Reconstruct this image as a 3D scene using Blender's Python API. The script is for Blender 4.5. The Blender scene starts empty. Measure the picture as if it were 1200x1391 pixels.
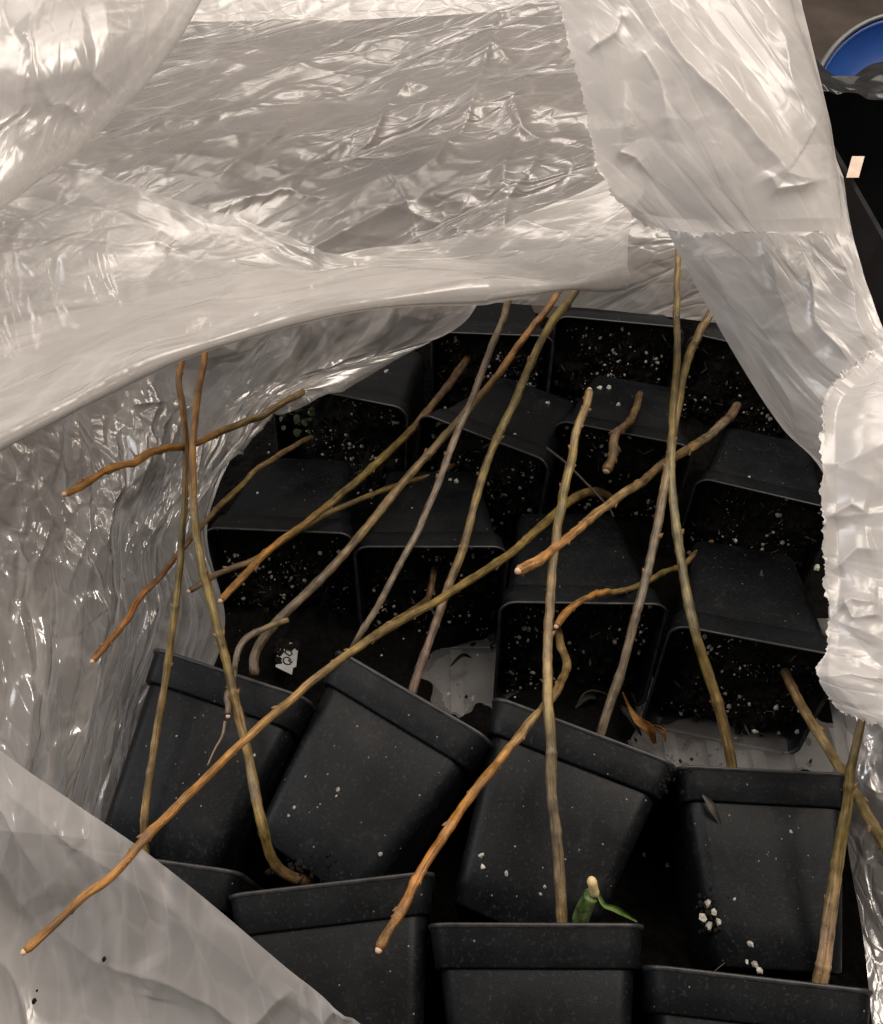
import bpy, math, random
import numpy as np
from mathutils import Vector, Matrix

random.seed(4)
sc = bpy.context.scene
COL = sc.collection

# ------------------------------------------------------------------ camera
H = 0.505                       # camera height above the tray floor
PITCH = math.radians(50)        # looking down
FPX, CX, CY = 1200.0, 600.0, 695.5   # focal length and centre in photo pixels (1200 x 1391)
cam = bpy.data.cameras.new('camera')
cam.sensor_fit = 'HORIZONTAL'; cam.sensor_width = 36.0; cam.lens = 36.0 * FPX / 1200.0
cam.clip_start = 0.01; cam.clip_end = 50
cam_o = bpy.data.objects.new('camera', cam); COL.objects.link(cam_o)
cam_o.location = (0, 0, H); cam_o.rotation_euler = (math.pi / 2 - PITCH, 0, 0)
sc.camera = cam_o

# ------------------------------------------------------------------ world, lamps, exposure
w = bpy.data.worlds.new('World'); sc.world = w; w.use_nodes = True
w.node_tree.nodes['Background'].inputs[0].default_value = (1.0, 0.95, 0.91, 1)
w.node_tree.nodes['Background'].inputs[1].default_value = 0.15

def area(name, loc, target, sx, sy, power, color):
    l = bpy.data.lights.new(name, 'AREA'); l.shape = 'RECTANGLE'
    l.size = sx; l.size_y = sy; l.energy = power; l.color = color
    o = bpy.data.objects.new(name, l); COL.objects.link(o)
    o.location = loc
    o.rotation_euler = (Vector(target) - Vector(loc)).to_track_quat('-Z', 'Y').to_euler()
    return o
for lx, ly, lw in ((0.55, 0.80, 19), (-0.80, 0.65, 20), (0.10, 1.35, 8), (1.3, 0.25, 30)):       # warm overhead light, split into added lamps so more film facets catch highlights
    area('overhead_glint_lamp', (lx, ly, 2.2), (0.3 * lx, 0.35 + .2 * ly, 0.1), .75, .75, lw, (1.0, 0.89, 0.785))
area('window_light', (-2.2, 0.2, 1.5), (0, 0.35, 0.1), .9, 1.1, 26, (0.96, 0.96, 1.0))

vs = sc.view_settings
vs.view_transform = 'Standard'; vs.look = 'None'; vs.gamma = 1; vs.exposure = 0.0
try: vs.use_curve_mapping = False
except Exception: pass
cy = sc.cycles
cy.use_denoising = True
cy.transparent_max_bounces = 32; cy.max_bounces = 10; cy.diffuse_bounces = 4
cy.glossy_bounces = 4; cy.transmission_bounces = 6
cy.caustics_reflective = False; cy.caustics_refractive = False

# ------------------------------------------------------------------ pixel -> point helpers
FWD = np.array([0, math.cos(PITCH), -math.sin(PITCH)])
UPV = np.array([0, math.sin(PITCH), math.cos(PITCH)])
RIGHT = np.array([1.0, 0, 0])
CAM = np.array([0, 0, H])
def ray(x, y):
    return FWD + (x - CX) / FPX * RIGHT + (CY - y) / FPX * UPV
def Pd(x, y, d): return CAM + d * ray(x, y)          # at depth d along the optical axis
def Pz(x, y, z):                                     # on the horizontal plane z
    r = ray(x, y); return CAM + r * ((H - z) / -r[2])

# ------------------------------------------------------------------ object helpers
def tag(o, label=None, cat=None, group=None, kind=None):
    if label: o['label'] = label
    if cat: o['category'] = cat
    if group: o['group'] = group
    if kind: o['kind'] = kind
    return o
def empty(name, loc=(0, 0, 0)):
    o = bpy.data.objects.new(name, None); o.empty_display_size = 0.02
    o.location = loc; COL.objects.link(o); return o
def mesh(name, v, f, mat, smooth=True):
    me = bpy.data.meshes.new(name)
    me.from_pydata([tuple(map(float, p)) for p in v], [], f)
    if smooth: me.polygons.foreach_set('use_smooth', [True] * len(me.polygons))
    if mat: me.materials.append(mat)
    me.update(); return me
def obj(name, me, parent=None):
    o = bpy.data.objects.new(name, me); COL.objects.link(o)
    if parent is not None: o.parent = parent
    return o
def grid_mesh(name, pts, mat):
    nv, nu = pts.shape[:2]
    me = bpy.data.meshes.new(name)
    idx = np.arange(nv * nu).reshape(nv, nu)
    q = np.stack([idx[:-1, :-1], idx[:-1, 1:], idx[1:, 1:], idx[1:, :-1]], -1).reshape(-1, 4)
    me.vertices.add(nv * nu); me.vertices.foreach_set('co', pts.reshape(-1).astype(np.float32))
    me.loops.add(q.size); me.loops.foreach_set('vertex_index', q.reshape(-1).astype(np.int32))
    me.polygons.add(len(q))
    me.polygons.foreach_set('loop_start', (np.arange(len(q)) * 4).astype(np.int32))
    me.polygons.foreach_set('use_smooth', np.ones(len(q), bool))
    me.materials.append(mat); me.update(calc_edges=True); me.validate()
    return me

# ------------------------------------------------------------------ numpy noise
def _hash(i, j, seed):
    n = (i.astype(np.int64) * 374761393 + j.astype(np.int64) * 668265263 + seed * 1442695041) & 0xffffffff
    n = ((n ^ (n >> 13)) * 1274126177) & 0xffffffff
    n = ((n ^ (n >> 16)) * 2246822519) & 0xffffffff
    return ((n ^ (n >> 15)) & 0xffffff) / float(0xffffff) * 2 - 1
def smooth_noise(x, y, seed):
    i = np.floor(x); j = np.floor(y); fx = x - i; fy = y - j
    fx = fx * fx * (3 - 2 * fx); fy = fy * fy * (3 - 2 * fy)
    a, b = _hash(i, j, seed), _hash(i + 1, j, seed)
    c, d = _hash(i, j + 1, seed), _hash(i + 1, j + 1, seed)
    return (a * (1 - fx) + b * fx) * (1 - fy) + (c * (1 - fx) + d * fx) * fy
def facet_noise(x, y, seed):
    """piecewise-linear noise on a warped triangular lattice: flat facets between sharp creases"""
    wx = x + 0.75 * smooth_noise(x * .9 + 7, y * .9, seed + 11); wy = y + 0.75 * smooth_noise(x * .9, y * .9 + 3, seed + 12)
    s = (wx + wy) * 0.3660254; x2 = wx + s; y2 = wy + s
    i = np.floor(x2); j = np.floor(y2); fx = x2 - i; fy = y2 - j
    h00, h11 = _hash(i, j, seed), _hash(i + 1, j + 1, seed)
    up = fx > fy
    hm = np.where(up, _hash(i + 1, j, seed), _hash(i, j + 1, seed))
    w0 = 1 - np.maximum(fx, fy); w2 = np.minimum(fx, fy); w1 = np.abs(fx - fy)
    return w0 * h00 + w1 * hm + w2 * h11
def ridge_noise(x, y, seed):
    x = x + .5 * smooth_noise(x * .7, y * .7 + 5, seed + 31); 
    n = smooth_noise(x, y, seed)
    m = np.clip(.5 + .9 * smooth_noise(x * .35 + 9, y * .35, seed + 5), 0, 1)
    return np.clip(1 - np.abs(n) * 3.2, 0, 1) ** 1.6 * m
def layered(px, py, layers, seed):
    out = np.zeros_like(px)
    for k, (kind, cell, amp, ang, an) in enumerate(layers):
        a = math.radians(ang); ca, sa = math.cos(a), math.sin(a)
        x = (px * ca + py * sa) / (cell * an); y = (-px * sa + py * ca) / cell
        fn = {'f': facet_noise, 's': smooth_noise, 'r': ridge_noise}[kind]
        out += amp * fn(x, y, seed + 101 * k)
    return out

# ------------------------------------------------------------------ materials
def new_mat(name):
    m = bpy.data.materials.new(name); m.use_nodes = True
    nt = m.node_tree; nt.nodes.clear()
    return m, nt, nt.nodes, nt.links
def N(nodes, t, **kw):
    n = nodes.new(t)
    for k, v in kw.items():
        if k in n.inputs: n.inputs[k].default_value = v
        else: setattr(n, k, v)
    return n
def rgba(c): return (c[0], c[1], c[2], 1)
def pbr(name, c1, c2, scale, rough=.6, bump=.0, bscale=None, bdist=.001, r2=None, detail=6, spec=.5, metallic=0):
    m, nt, nd, lk = new_mat(name)
    out = N(nd, 'ShaderNodeOutputMaterial'); b = N(nd, 'ShaderNodeBsdfPrincipled')
    tc = N(nd, 'ShaderNodeTexCoord')
    n = N(nd, 'ShaderNodeTexNoise', Scale=scale, Detail=detail, Roughness=.65)
    lk.new(tc.outputs['Object'], n.inputs['Vector'])
    r = N(nd, 'ShaderNodeValToRGB'); r.color_ramp.elements[0].position = .35; r.color_ramp.elements[1].position = .68
    r.color_ramp.elements[0].color = rgba(c1); r.color_ramp.elements[1].color = rgba(c2)
    lk.new(n.outputs['Fac'], r.inputs['Fac']); lk.new(r.outputs['Color'], b.inputs['Base Color'])
    b.inputs['Roughness'].default_value = rough; b.inputs['Specular IOR Level'].default_value = spec
    b.inputs['Metallic'].default_value = metallic
    if r2 is not None:
        mr = N(nd, 'ShaderNodeMapRange'); mr.inputs['To Min'].default_value = rough; mr.inputs['To Max'].default_value = r2
        lk.new(n.outputs['Fac'], mr.inputs['Value']); lk.new(mr.outputs['Result'], b.inputs['Roughness'])
    if bump:
        n2 = N(nd, 'ShaderNodeTexNoise', Scale=bscale or scale * 3, Detail=8.0)
        lk.new(tc.outputs['Object'], n2.inputs['Vector'])
        bp = N(nd, 'ShaderNodeBump', Strength=bump, Distance=bdist)
        lk.new(n2.outputs['Fac'], bp.inputs['Height']); lk.new(bp.outputs['Normal'], b.inputs['Normal'])
    lk.new(b.outputs[0], out.inputs[0])
    return m

def film_material(name, opacity, haze, rough, gloss=.07, crease=.0035, tint=(.88, .845, .815)):
    """milky polythene: part clear, part white scattering (both sides), glossy skin"""
    m, nt, nd, lk = new_mat(name)
    out = N(nd, 'ShaderNodeOutputMaterial')
    tc = N(nd, 'ShaderNodeTexCoord')
    at = N(nd, 'ShaderNodeAttribute', attribute_name='sheet')       # metres along / across the grain of the folds
    wn = N(nd, 'ShaderNodeTexNoise', Scale=28.0, Detail=3.0); lk.new(at.outputs['Vector'], wn.inputs['Vector'])
    wv = N(nd, 'ShaderNodeVectorMath', operation='MULTIPLY_ADD'); wv.inputs[1].default_value = (.022, .022, 0)
    lk.new(wn.outputs['Color'], wv.inputs[0]); lk.new(at.outputs['Vector'], wv.inputs[2])
    prev = None; lines = None
    for sc_, amp, feat, wid in ((24.0, .45, 'F1', 0), (20.0, .30, 'DISTANCE_TO_EDGE', .10), (46.0, .16, 'DISTANCE_TO_EDGE', .12), (120.0, .05, 'DISTANCE_TO_EDGE', .14)):
        vo = N(nd, 'ShaderNodeTexVoronoi', Scale=sc_, Randomness=1.0); vo.voronoi_dimensions = '2D'; vo.feature = feat
        lk.new(wv.outputs[0], vo.inputs['Vector'])
        src = vo.outputs['Distance']
        if wid:                                                     # narrow crease lines, flat in between
            mp_ = N(nd, 'ShaderNodeMapRange', interpolation_type='SMOOTHSTEP'); mp_.inputs['From Max'].default_value = wid
            mp_.inputs['To Min'].default_value = 1.0; mp_.inputs['To Max'].default_value = 0.0
            lk.new(src, mp_.inputs['Value']); src = mp_.outputs[0]
            lm = N(nd, 'ShaderNodeMath', operation='MULTIPLY_ADD'); lm.inputs[1].default_value = {20.0: .5, 46.0: .35, 120.0: .2}[sc_]
            lk.new(src, lm.inputs[0])
            if lines is None: lm.inputs[2].default_value = 0
            else: lk.new(lines.outputs[0], lm.inputs[2])
            lines = lm
        ml = N(nd, 'ShaderNodeMath', operation='MULTIPLY_ADD'); ml.inputs[1].default_value = amp
        lk.new(src, ml.inputs[0])
        if prev is None: ml.inputs[2].default_value = 0
        else: lk.new(prev.outputs[0], ml.inputs[2])
        prev = ml
    # creases come in patches; between them the film lies smooth
    pn = N(nd, 'ShaderNodeTexNoise', Scale=11.0, Detail=2.0); lk.new(at.outputs['Vector'], pn.inputs['Vector'])
    pm = N(nd, 'ShaderNodeMapRange'); pm.inputs['From Min'].default_value = .38; pm.inputs['From Max'].default_value = .62
    pm.inputs['To Min'].default_value = .15; lk.new(pn.outputs['Fac'], pm.inputs['Value'])
    hm = N(nd, 'ShaderNodeMath', operation='MULTIPLY'); lk.new(prev.outputs[0], hm.inputs[0]); lk.new(pm.outputs[0], hm.inputs[1])
    bp = N(nd, 'ShaderNodeBump', Strength=1.0, Distance=crease)
    lk.new(hm.outputs[0], bp.inputs['Height'])
    dif = N(nd, 'ShaderNodeBsdfDiffuse', Color=rgba(tint)); trl = N(nd, 'ShaderNodeBsdfTranslucent', Color=rgba(tint))
    lk.new(bp.outputs[0], dif.inputs['Normal']); lk.new(bp.outputs[0], trl.inputs['Normal'])
    sca = N(nd, 'ShaderNodeMixShader'); sca.inputs[0].default_value = haze
    lk.new(dif.outputs[0], sca.inputs[1]); lk.new(trl.outputs[0], sca.inputs[2])
    tr = N(nd, 'ShaderNodeBsdfTransparent', Color=(.97, .965, .955, 1))
    mx = N(nd, 'ShaderNodeMixShader')
    # a slightly uneven haze of the film itself
    n3 = N(nd, 'ShaderNodeTexNoise', Scale=14.0, Detail=4.0); lk.new(tc.outputs['Object'], n3.inputs['Vector'])
    mr = N(nd, 'ShaderNodeMapRange'); mr.inputs['From Min'].default_value = .3; mr.inputs['From Max'].default_value = .7
    mr.inputs['To Min'].default_value = opacity - .05; mr.inputs['To Max'].default_value = opacity + .05
    lk.new(n3.outputs['Fac'], mr.inputs['Value']); 
    wm = N(nd, 'ShaderNodeMath', operation='MULTIPLY'); lk.new(lines.outputs[0], wm.inputs[0]); lk.new(pm.outputs[0], wm.inputs[1])
    wo = N(nd, 'ShaderNodeMath', operation='MULTIPLY_ADD'); wo.inputs[1].default_value = .42; wo.use_clamp = True   # creased film turns white
    lk.new(wm.outputs[0], wo.inputs[0]); lk.new(mr.outputs[0], wo.inputs[2]); lk.new(wo.outputs[0], mx.inputs[0])
    lk.new(tr.outputs[0], mx.inputs[1]); lk.new(sca.outputs[0], mx.inputs[2])
    gl = N(nd, 'ShaderNodeBsdfGlossy', Roughness=rough); lk.new(bp.outputs[0], gl.inputs['Normal'])
    fr = N(nd, 'ShaderNodeLayerWeight', Blend=.5); lk.new(bp.outputs[0], fr.inputs['Normal'])
    fp = N(nd, 'ShaderNodeMath', operation='POWER'); fp.inputs[1].default_value = 4.0; lk.new(fr.outputs['Facing'], fp.inputs[0])
    fm = N(nd, 'ShaderNodeMath', operation='MULTIPLY_ADD'); fm.inputs[1].default_value = .55; fm.inputs[2].default_value = gloss; fm.use_clamp = True
    lk.new(fp.outputs[0], fm.inputs[0])
    fin = N(nd, 'ShaderNodeMixShader'); lk.new(fm.outputs[0], fin.inputs[0])
    lk.new(mx.outputs[0], fin.inputs[1]); lk.new(gl.outputs[0], fin.inputs[2])
    lk.new(fin.outputs[0], out.inputs[0])
    return m

M = {}
M['film'] = film_material('film', .46, .5, .25, .065, .0032)
M['film_thin'] = film_material('film_thin', .42, .5, .18, .17, .0065)
M['film_back'] = film_material('film_back', .38, .5, .26, .080, .0065)
M['film_flap'] = film_material('film_flap', .54, .5, .24, .085, .0028)
M['film_milky'] = film_material('film_milky', .78, .5, .28, .06, .0022)
M['film_floor'] = film_material('film_floor', .10, .5, .40, .02)
M['soil'] = pbr('soil', (.0022, .0019, .0016), (.012, .0095, .0072), 260, rough=.95, bump=.9, bscale=600, bdist=.002, spec=.2)
M['soil_dark'] = pbr('soil_dark', (.0010, .0009, .0008), (.0055, .0046, .0038), 300, rough=.95, bump=.9, bscale=700, bdist=.002, spec=.1)
M['perlite'] = pbr('perlite', (.20, .18, .145), (.52, .50, .44), 300, rough=.9, bump=.4, bscale=1500)
M['chip'] = pbr('chip', (.025, .017, .011), (.09, .065, .042), 200, rough=.9)
M['tray'] = pbr('tray', (.025, .025, .025), (.065, .064, .062), 40, rough=.45, bump=.15, bscale=300)
M['floor'] = pbr('floor', (.035, .025, .018), (.075, .055, .042), 9, rough=.7, bump=.3, bscale=60)
M['tote'] = pbr('tote', (.006, .006, .007), (.014, .014, .015), 30, rough=.3, r2=.5)
M['tote_rim'] = pbr('tote_rim', (.03, .03, .03), (.10, .095, .09), 60, rough=.35, r2=.6)
M['blue'] = pbr('blue', (.007, .04, .19), (.012, .065, .28), 12, rough=.4)
M['lid_rim'] = pbr('lid_rim', (.15, .16, .165), (.23, .24, .24), 30, rough=.5)
M['paper'] = pbr('paper', (.55, .42, .33), (.68, .55, .45), 60, rough=.8)
M['tag'] = pbr('tag', (.27, .27, .265), (.40, .40, .39), 60, rough=.5)
M['ink'] = pbr('ink', (.006, .006, .008), (.012, .012, .014), 60, rough=.5)
M['green'] = pbr('green', (.05, .10, .018), (.14, .22, .05), 160, rough=.55)
M['green_stem'] = pbr('green_stem', (.03, .07, .012), (.22, .28, .11), 220, rough=.4)
M['yellow_tip'] = pbr('yellow_tip', (.55, .40, .16), (.68, .55, .30), 200, rough=.6)
M['leaflet'] = pbr('leaflet', (.018, .032, .008), (.05, .075, .02), 150, rough=.7)
M['dry'] = pbr('dry', (.22, .09, .02), (.42, .22, .06), 220, rough=.7, bump=.5, bscale=500)
M['root'] = pbr('root', (.20, .15, .09), (.36, .29, .20), 220, rough=.8)
M['dark_root'] = pbr('dark_root', (.03, .025, .02), (.07, .06, .05), 220, rough=.8)
M['bud'] = pbr('bud', (.12, .062, .024), (.27, .155, .065), 300, rough=.65)
M['cut'] = pbr('cut', (.50, .33, .20), (.66, .48, .34), 500, rough=.7)

def pot_material():
    m, nt, nd, lk = new_mat('pot_plastic')
    out = N(nd, 'ShaderNodeOutputMaterial'); b = N(nd, 'ShaderNodeBsdfPrincipled'); b.inputs['Specular IOR Level'].default_value = .165
    tc = N(nd, 'ShaderNodeTexCoord'); oi = N(nd, 'ShaderNodeObjectInfo')
    mp = N(nd, 'ShaderNodeVectorMath', operation='ADD'); 
    sc3 = N(nd, 'ShaderNodeVectorMath', operation='SCALE'); sc3.inputs['Scale'].default_value = 1.0
    cmb = N(nd, 'ShaderNodeCombineXYZ'); lk.new(oi.outputs['Random'], cmb.inputs[0]); lk.new(oi.outputs['Random'], cmb.inputs[1])
    lk.new(tc.outputs['Object'], mp.inputs[0]); lk.new(cmb.outputs[0], mp.inputs[1])
    cloud = N(nd, 'ShaderNodeTexNoise', Scale=38.0, Detail=7.0, Roughness=.62)
    lk.new(mp.outputs[0], cloud.inputs['Vector'])
    dust = N(nd, 'ShaderNodeTexNoise', Scale=620.0, Detail=2.0); lk.new(mp.outputs[0], dust.inputs['Vector'])
    r1 = N(nd, 'ShaderNodeValToRGB'); r1.color_ramp.elements[0].position = .34; r1.color_ramp.elements[1].position = .72
    r1.color_ramp.elements[0].color = (.0018, .0023, .0030, 1); r1.color_ramp.elements[1].color = (.0055, .0066, .0080, 1)
    lk.new(cloud.outputs['Fac'], r1.inputs['Fac'])
    vor = N(nd, 'ShaderNodeTexVoronoi', Scale=230.0); lk.new(mp.outputs[0], vor.inputs['Vector'])
    lt = N(nd, 'ShaderNodeMath', operation='LESS_THAN'); lt.inputs[1].default_value = .10; lk.new(vor.outputs['Distance'], lt.inputs[0])
    sep = N(nd, 'ShaderNodeSeparateColor'); lk.new(vor.outputs['Color'], sep.inputs[0])
    gt = N(nd, 'ShaderNodeMath', operation='GREATER_THAN'); gt.inputs[1].default_value = .82; lk.new(sep.outputs[0], gt.inputs[0])
    mul = N(nd, 'ShaderNodeMath', operation='MULTIPLY'); lk.new(lt.outputs[0], mul.inputs[0]); lk.new(gt.outputs[0], mul.inputs[1])
    mix = N(nd, 'ShaderNodeMix', data_type='RGBA'); lk.new(mul.outputs[0], mix.inputs[0])
    lk.new(r1.outputs['Color'], mix.inputs[6]); mix.inputs[7].default_value = (.16, .145, .12, 1)
    dr = N(nd, 'ShaderNodeMapRange'); dr.inputs['From Min'].default_value = .58; dr.inputs['From Max'].default_value = .75
    dr.inputs['To Max'].default_value = .35; lk.new(dust.outputs['Fac'], dr.inputs['Value'])
    mix2 = N(nd, 'ShaderNodeMix', data_type='RGBA'); lk.new(dr.outputs[0], mix2.inputs[0])
    lk.new(mix.outputs[2], mix2.inputs[6]); mix2.inputs[7].default_value = (.045, .043, .04, 1)
    sm = N(nd, 'ShaderNodeTexNoise', Scale=70.0, Detail=9.0, Roughness=.75, Distortion=1.2); lk.new(mp.outputs[0], sm.inputs['Vector'])
    sr = N(nd, 'ShaderNodeMapRange'); sr.inputs['From Min'].default_value = .56; sr.inputs['From Max'].default_value = .74
    sr.inputs['To Max'].default_value = .45; lk.new(sm.outputs['Fac'], sr.inputs['Value'])
    mix3 = N(nd, 'ShaderNodeMix', data_type='RGBA'); lk.new(sr.outputs[0], mix3.inputs[0])
    lk.new(mix2.outputs[2], mix3.inputs[6]); mix3.inputs[7].default_value = (.030, .030, .029, 1)
    lk.new(mix3.outputs[2], b.inputs['Base Color'])
    rr = N(nd, 'ShaderNodeMapRange'); rr.inputs['To Min'].default_value = .30; rr.inputs['To Max'].default_value = .60
    lk.new(cloud.outputs['Fac'], rr.inputs['Value']); lk.new(rr.outputs[0], b.inputs['Roughness'])
    bn = N(nd, 'ShaderNodeTexNoise', Scale=1400.0, Detail=3.0); lk.new(mp.outputs[0], bn.inputs['Vector'])
    bp = N(nd, 'ShaderNodeBump', Strength=.12, Distance=.0006); lk.new(bn.outputs['Fac'], bp.inputs['Height'])
    lk.new(bp.outputs[0], b.inputs['Normal']); lk.new(b.outputs[0], out.inputs[0])
    return m
M['pot'] = pot_material()

def bark_material():
    m, nt, nd, lk = new_mat('bark')
    out = N(nd, 'ShaderNodeOutputMaterial'); b = N(nd, 'ShaderNodeBsdfPrincipled', Roughness=.30)
    at = N(nd, 'ShaderNodeAttribute', attribute_name='bark')
    uv = N(nd, 'ShaderNodeAttribute', attribute_name='along')
    mp = N(nd, 'ShaderNodeMapping'); mp.inputs['Scale'].default_value = (1.0, 1.0, .10)
    lk.new(uv.outputs['Vector'], mp.inputs['Vector'])
    st = N(nd, 'ShaderNodeTexNoise', Scale=620.0, Detail=5.0, Roughness=.7); lk.new(mp.outputs[0], st.inputs['Vector'])
    bl = N(nd, 'ShaderNodeTexNoise', Scale=130.0, Detail=4.0); lk.new(uv.outputs['Vector'], bl.inputs['Vector'])
    r = N(nd, 'ShaderNodeMapRange'); r.inputs['From Min'].default_value = .3; r.inputs['From Max'].default_value = .7
    r.inputs['To Min'].default_value = .28; r.inputs['To Max'].default_value = 1.6; lk.new(st.outputs['Fac'], r.inputs['Value'])
    r2 = N(nd, 'ShaderNodeMapRange'); r2.inputs['From Min'].default_value = .3; r2.inputs['From Max'].default_value = .7
    r2.inputs['To Min'].default_value = .42; r2.inputs['To Max'].default_value = 1.30; lk.new(bl.outputs['Fac'], r2.inputs['Value'])
    mm = N(nd, 'ShaderNodeMath', operation='MULTIPLY'); lk.new(r.outputs[0], mm.inputs[0]); lk.new(r2.outputs[0], mm.inputs[1])
    vm = N(nd, 'ShaderNodeVectorMath', operation='SCALE'); lk.new(at.outputs['Color'], vm.inputs[0]); lk.new(mm.outputs[0], vm.inputs['Scale'])
    # pale and dark lenticels
    vo = N(nd, 'ShaderNodeTexVoronoi', Scale=420.0); lk.new(uv.outputs['Vector'], vo.inputs['Vector'])
    lt = N(nd, 'ShaderNodeMath', operation='LESS_THAN'); lt.inputs[1].default_value = .17; lk.new(vo.outputs['Distance'], lt.inputs[0])
    sp = N(nd, 'ShaderNodeSeparateColor'); lk.new(vo.outputs['Color'], sp.inputs[0])
    gt = N(nd, 'ShaderNodeMath', operation='GREATER_THAN'); gt.inputs[1].default_value = .7; lk.new(sp.outputs[1], gt.inputs[0])
    ml = N(nd, 'ShaderNodeMath', operation='MULTIPLY'); lk.new(lt.outputs[0], ml.inputs[0]); lk.new(gt.outputs[0], ml.inputs[1])
    mx = N(nd, 'ShaderNodeMix', data_type='RGBA'); lk.new(ml.outputs[0], mx.inputs[0]); lk.new(vm.outputs[0], mx.inputs[6])
    mx.inputs[7].default_value = (.06, .035, .018, 1)
    lk.new(mx.outputs[2], b.inputs['Base Color'])
    bp = N(nd, 'ShaderNodeBump', Strength=.8, Distance=.0008); lk.new(st.outputs['Fac'], bp.inputs['Height'])
    lk.new(bp.outputs[0], b.inputs['Normal']); lk.new(b.outputs[0], out.inputs[0])
    return m
M['bark'] = bark_material()
M['lip'] = pbr('lip', (.010, .010, .011), (.035, .034, .034), 130, rough=.32, r2=.5, spec=.5)  # paler, glossier than the pot: the rim edge's sheen is put into the colour

# ------------------------------------------------------------------ setting: floor and ribbed tray floor
fl = obj('floor', mesh('floor', [(-6, -4, -.02), (6, -4, -.02), (6, 9, -.02), (-6, 9, -.02)], [(0, 1, 2, 3)], M['floor']))
tag(fl, 'dark brown floor under the trays', None, kind='structure')
def box(x0, x1, y0, y1, z0, z1):
    v = [(x, y, z) for z in (z0, z1) for y in (y0, y1) for x in (x0, x1)]
    f = [(0, 2, 3, 1), (4, 5, 7, 6), (0, 1, 5, 4), (2, 6, 7, 3), (0, 4, 6, 2), (1, 3, 7, 5)]
    return v, f
def join(parts):
    V, F = [], []
    for v, f in parts:
        b = len(V); V += list(v); F += [tuple(i + b for i in q) for q in f]
    return V, F
tray = empty('tray', (0, .34, -.012)); tag(tray, 'grey ribbed plastic tray lying under the black pots', 'tray')
def at_parent(o, p):
    o.parent = p; o.matrix_parent_inverse = Matrix.Translation(-p.location); return o
v, f = box(-.27, .33, .0, .66, -.012, -.004); at_parent(obj('base', mesh('tray_base', v, f, M['tray'], False)), tray)
me = None
for k in range(22):
    x = -.25 + k * .026
    v, f = box(-.004, .004, .02, .64, -.0045, .0)
    if me is None: me = mesh('rib', v, f, M['tray'], False)
    o = obj('rib', me); o.location = (x, 0, 0); at_parent(o, tray)

# ------------------------------------------------------------------ pots
PH = .092          # pot height
def ring(hw, rad, n=6, wob=0, seed=0):
    pts = []
    for (sx, sy, a0) in ((1, 1, 0), (-1, 1, 90), (-1, -1, 180), (1, -1, 270)):
        for k in range(n + 1):
            a = math.radians(a0 + 90 * k / n)
            pts.append((sx * (hw - rad) + rad * math.cos(a), sy * (hw - rad) + rad * math.sin(a)))
        # mid point of the straight side that follows
        nx = {0: (0, 1), 90: (-1, 0), 180: (0, -1), 270: (1, 0)}[a0]
        pts.append((nx[0] * hw * .998, nx[1] * hw * .998))
    return pts
def loft(prof, cap_first=False, cap_last=False):
    V, F = [], []; n = None
    for (h, hw, rad) in prof:
        p = ring(hw, rad); n = len(p); V += [(x, y, h) for x, y in p]
    for r in range(len(prof) - 1):
        for k in range(n):
            a = r * n + k; b = r * n + (k + 1) % n
            F.append((a, b, b + n, a + n))
    if cap_first: F.append(tuple(reversed(range(n))))
    if cap_last: F.append(tuple(range((len(prof) - 1) * n, len(prof) * n)))
    return V, F
body_prof = [(.003, .0295, 0.0065), (.0, .0300, 0.0068), (.0012, .0312, 0.0076), (.02, .0338, 0.0078), (.05, .0378, 0.0081), (.0745, .0411, 0.0084),
             (.0765, .0408, 0.0082), (.0775, .0395, 0.0079), (.05, .0366, 0.0078), (.02, .0326, 0.0075), (.003, .0302, 0.0072)]
v, f = loft(body_prof, True, True)
BODY = mesh('pot_body', v, f, M['pot'])
rim_prof = [(.0762, .0405, .0079), (.0754, .0425, .0085), (.0757, .0432, .0086), (.0763, .0436, .0087), (.085, .0449, .0090), (.0910, .0458, .0092),
            (.0912, .0452, .0090), (.085, .0441, .0084), (.0762, .0405, .0079)]
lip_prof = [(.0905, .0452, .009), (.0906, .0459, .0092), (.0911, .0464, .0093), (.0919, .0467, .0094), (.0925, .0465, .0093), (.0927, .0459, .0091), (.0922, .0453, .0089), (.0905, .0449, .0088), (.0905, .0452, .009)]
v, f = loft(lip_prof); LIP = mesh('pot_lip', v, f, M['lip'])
v, f = loft(rim_prof)
RIM = mesh('pot_rim', v, f, M['pot'])
for me_ in (BODY, RIM):
    try: me_.set_sharp_from_angle(angle=math.radians(50))
    except Exception: pass

def blob_points(center, r, seed, squash=(1, 1, 1)):
    rs = np.random.RandomState(seed)
    t = (1 + 5 ** .5) / 2
    b = np.array([(-1, t, 0), (1, t, 0), (-1, -t, 0), (1, -t, 0), (0, -1, t), (0, 1, t), (0, -1, -t), (0, 1, -t), (t, 0, -1), (t, 0, 1), (-t, 0, -1), (-t, 0, 1)]) / 1.9
    b = b * (1 + rs.uniform(-.28, .28, (12, 1))) * np.array(squash) * r
    a = rs.uniform(0, 6.28, 3)
    R = np.array(Matrix.Rotation(a[0], 3, 'X') @ Matrix.Rotation(a[1], 3, 'Y') @ Matrix.Rotation(a[2], 3, 'Z'))
    return b @ R.T + np.array(center)
ICO = [(0, 11, 5), (0, 5, 1), (0, 1, 7), (0, 7, 10), (0, 10, 11), (1, 5, 9), (5, 11, 4), (11, 10, 2), (10, 7, 6), (7, 1, 8),
       (3, 9, 4), (3, 4, 2), (3, 2, 6), (3, 6, 8), (3, 8, 9), (4, 9, 5), (2, 4, 11), (6, 2, 10), (8, 6, 7), (9, 8, 1)]
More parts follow.
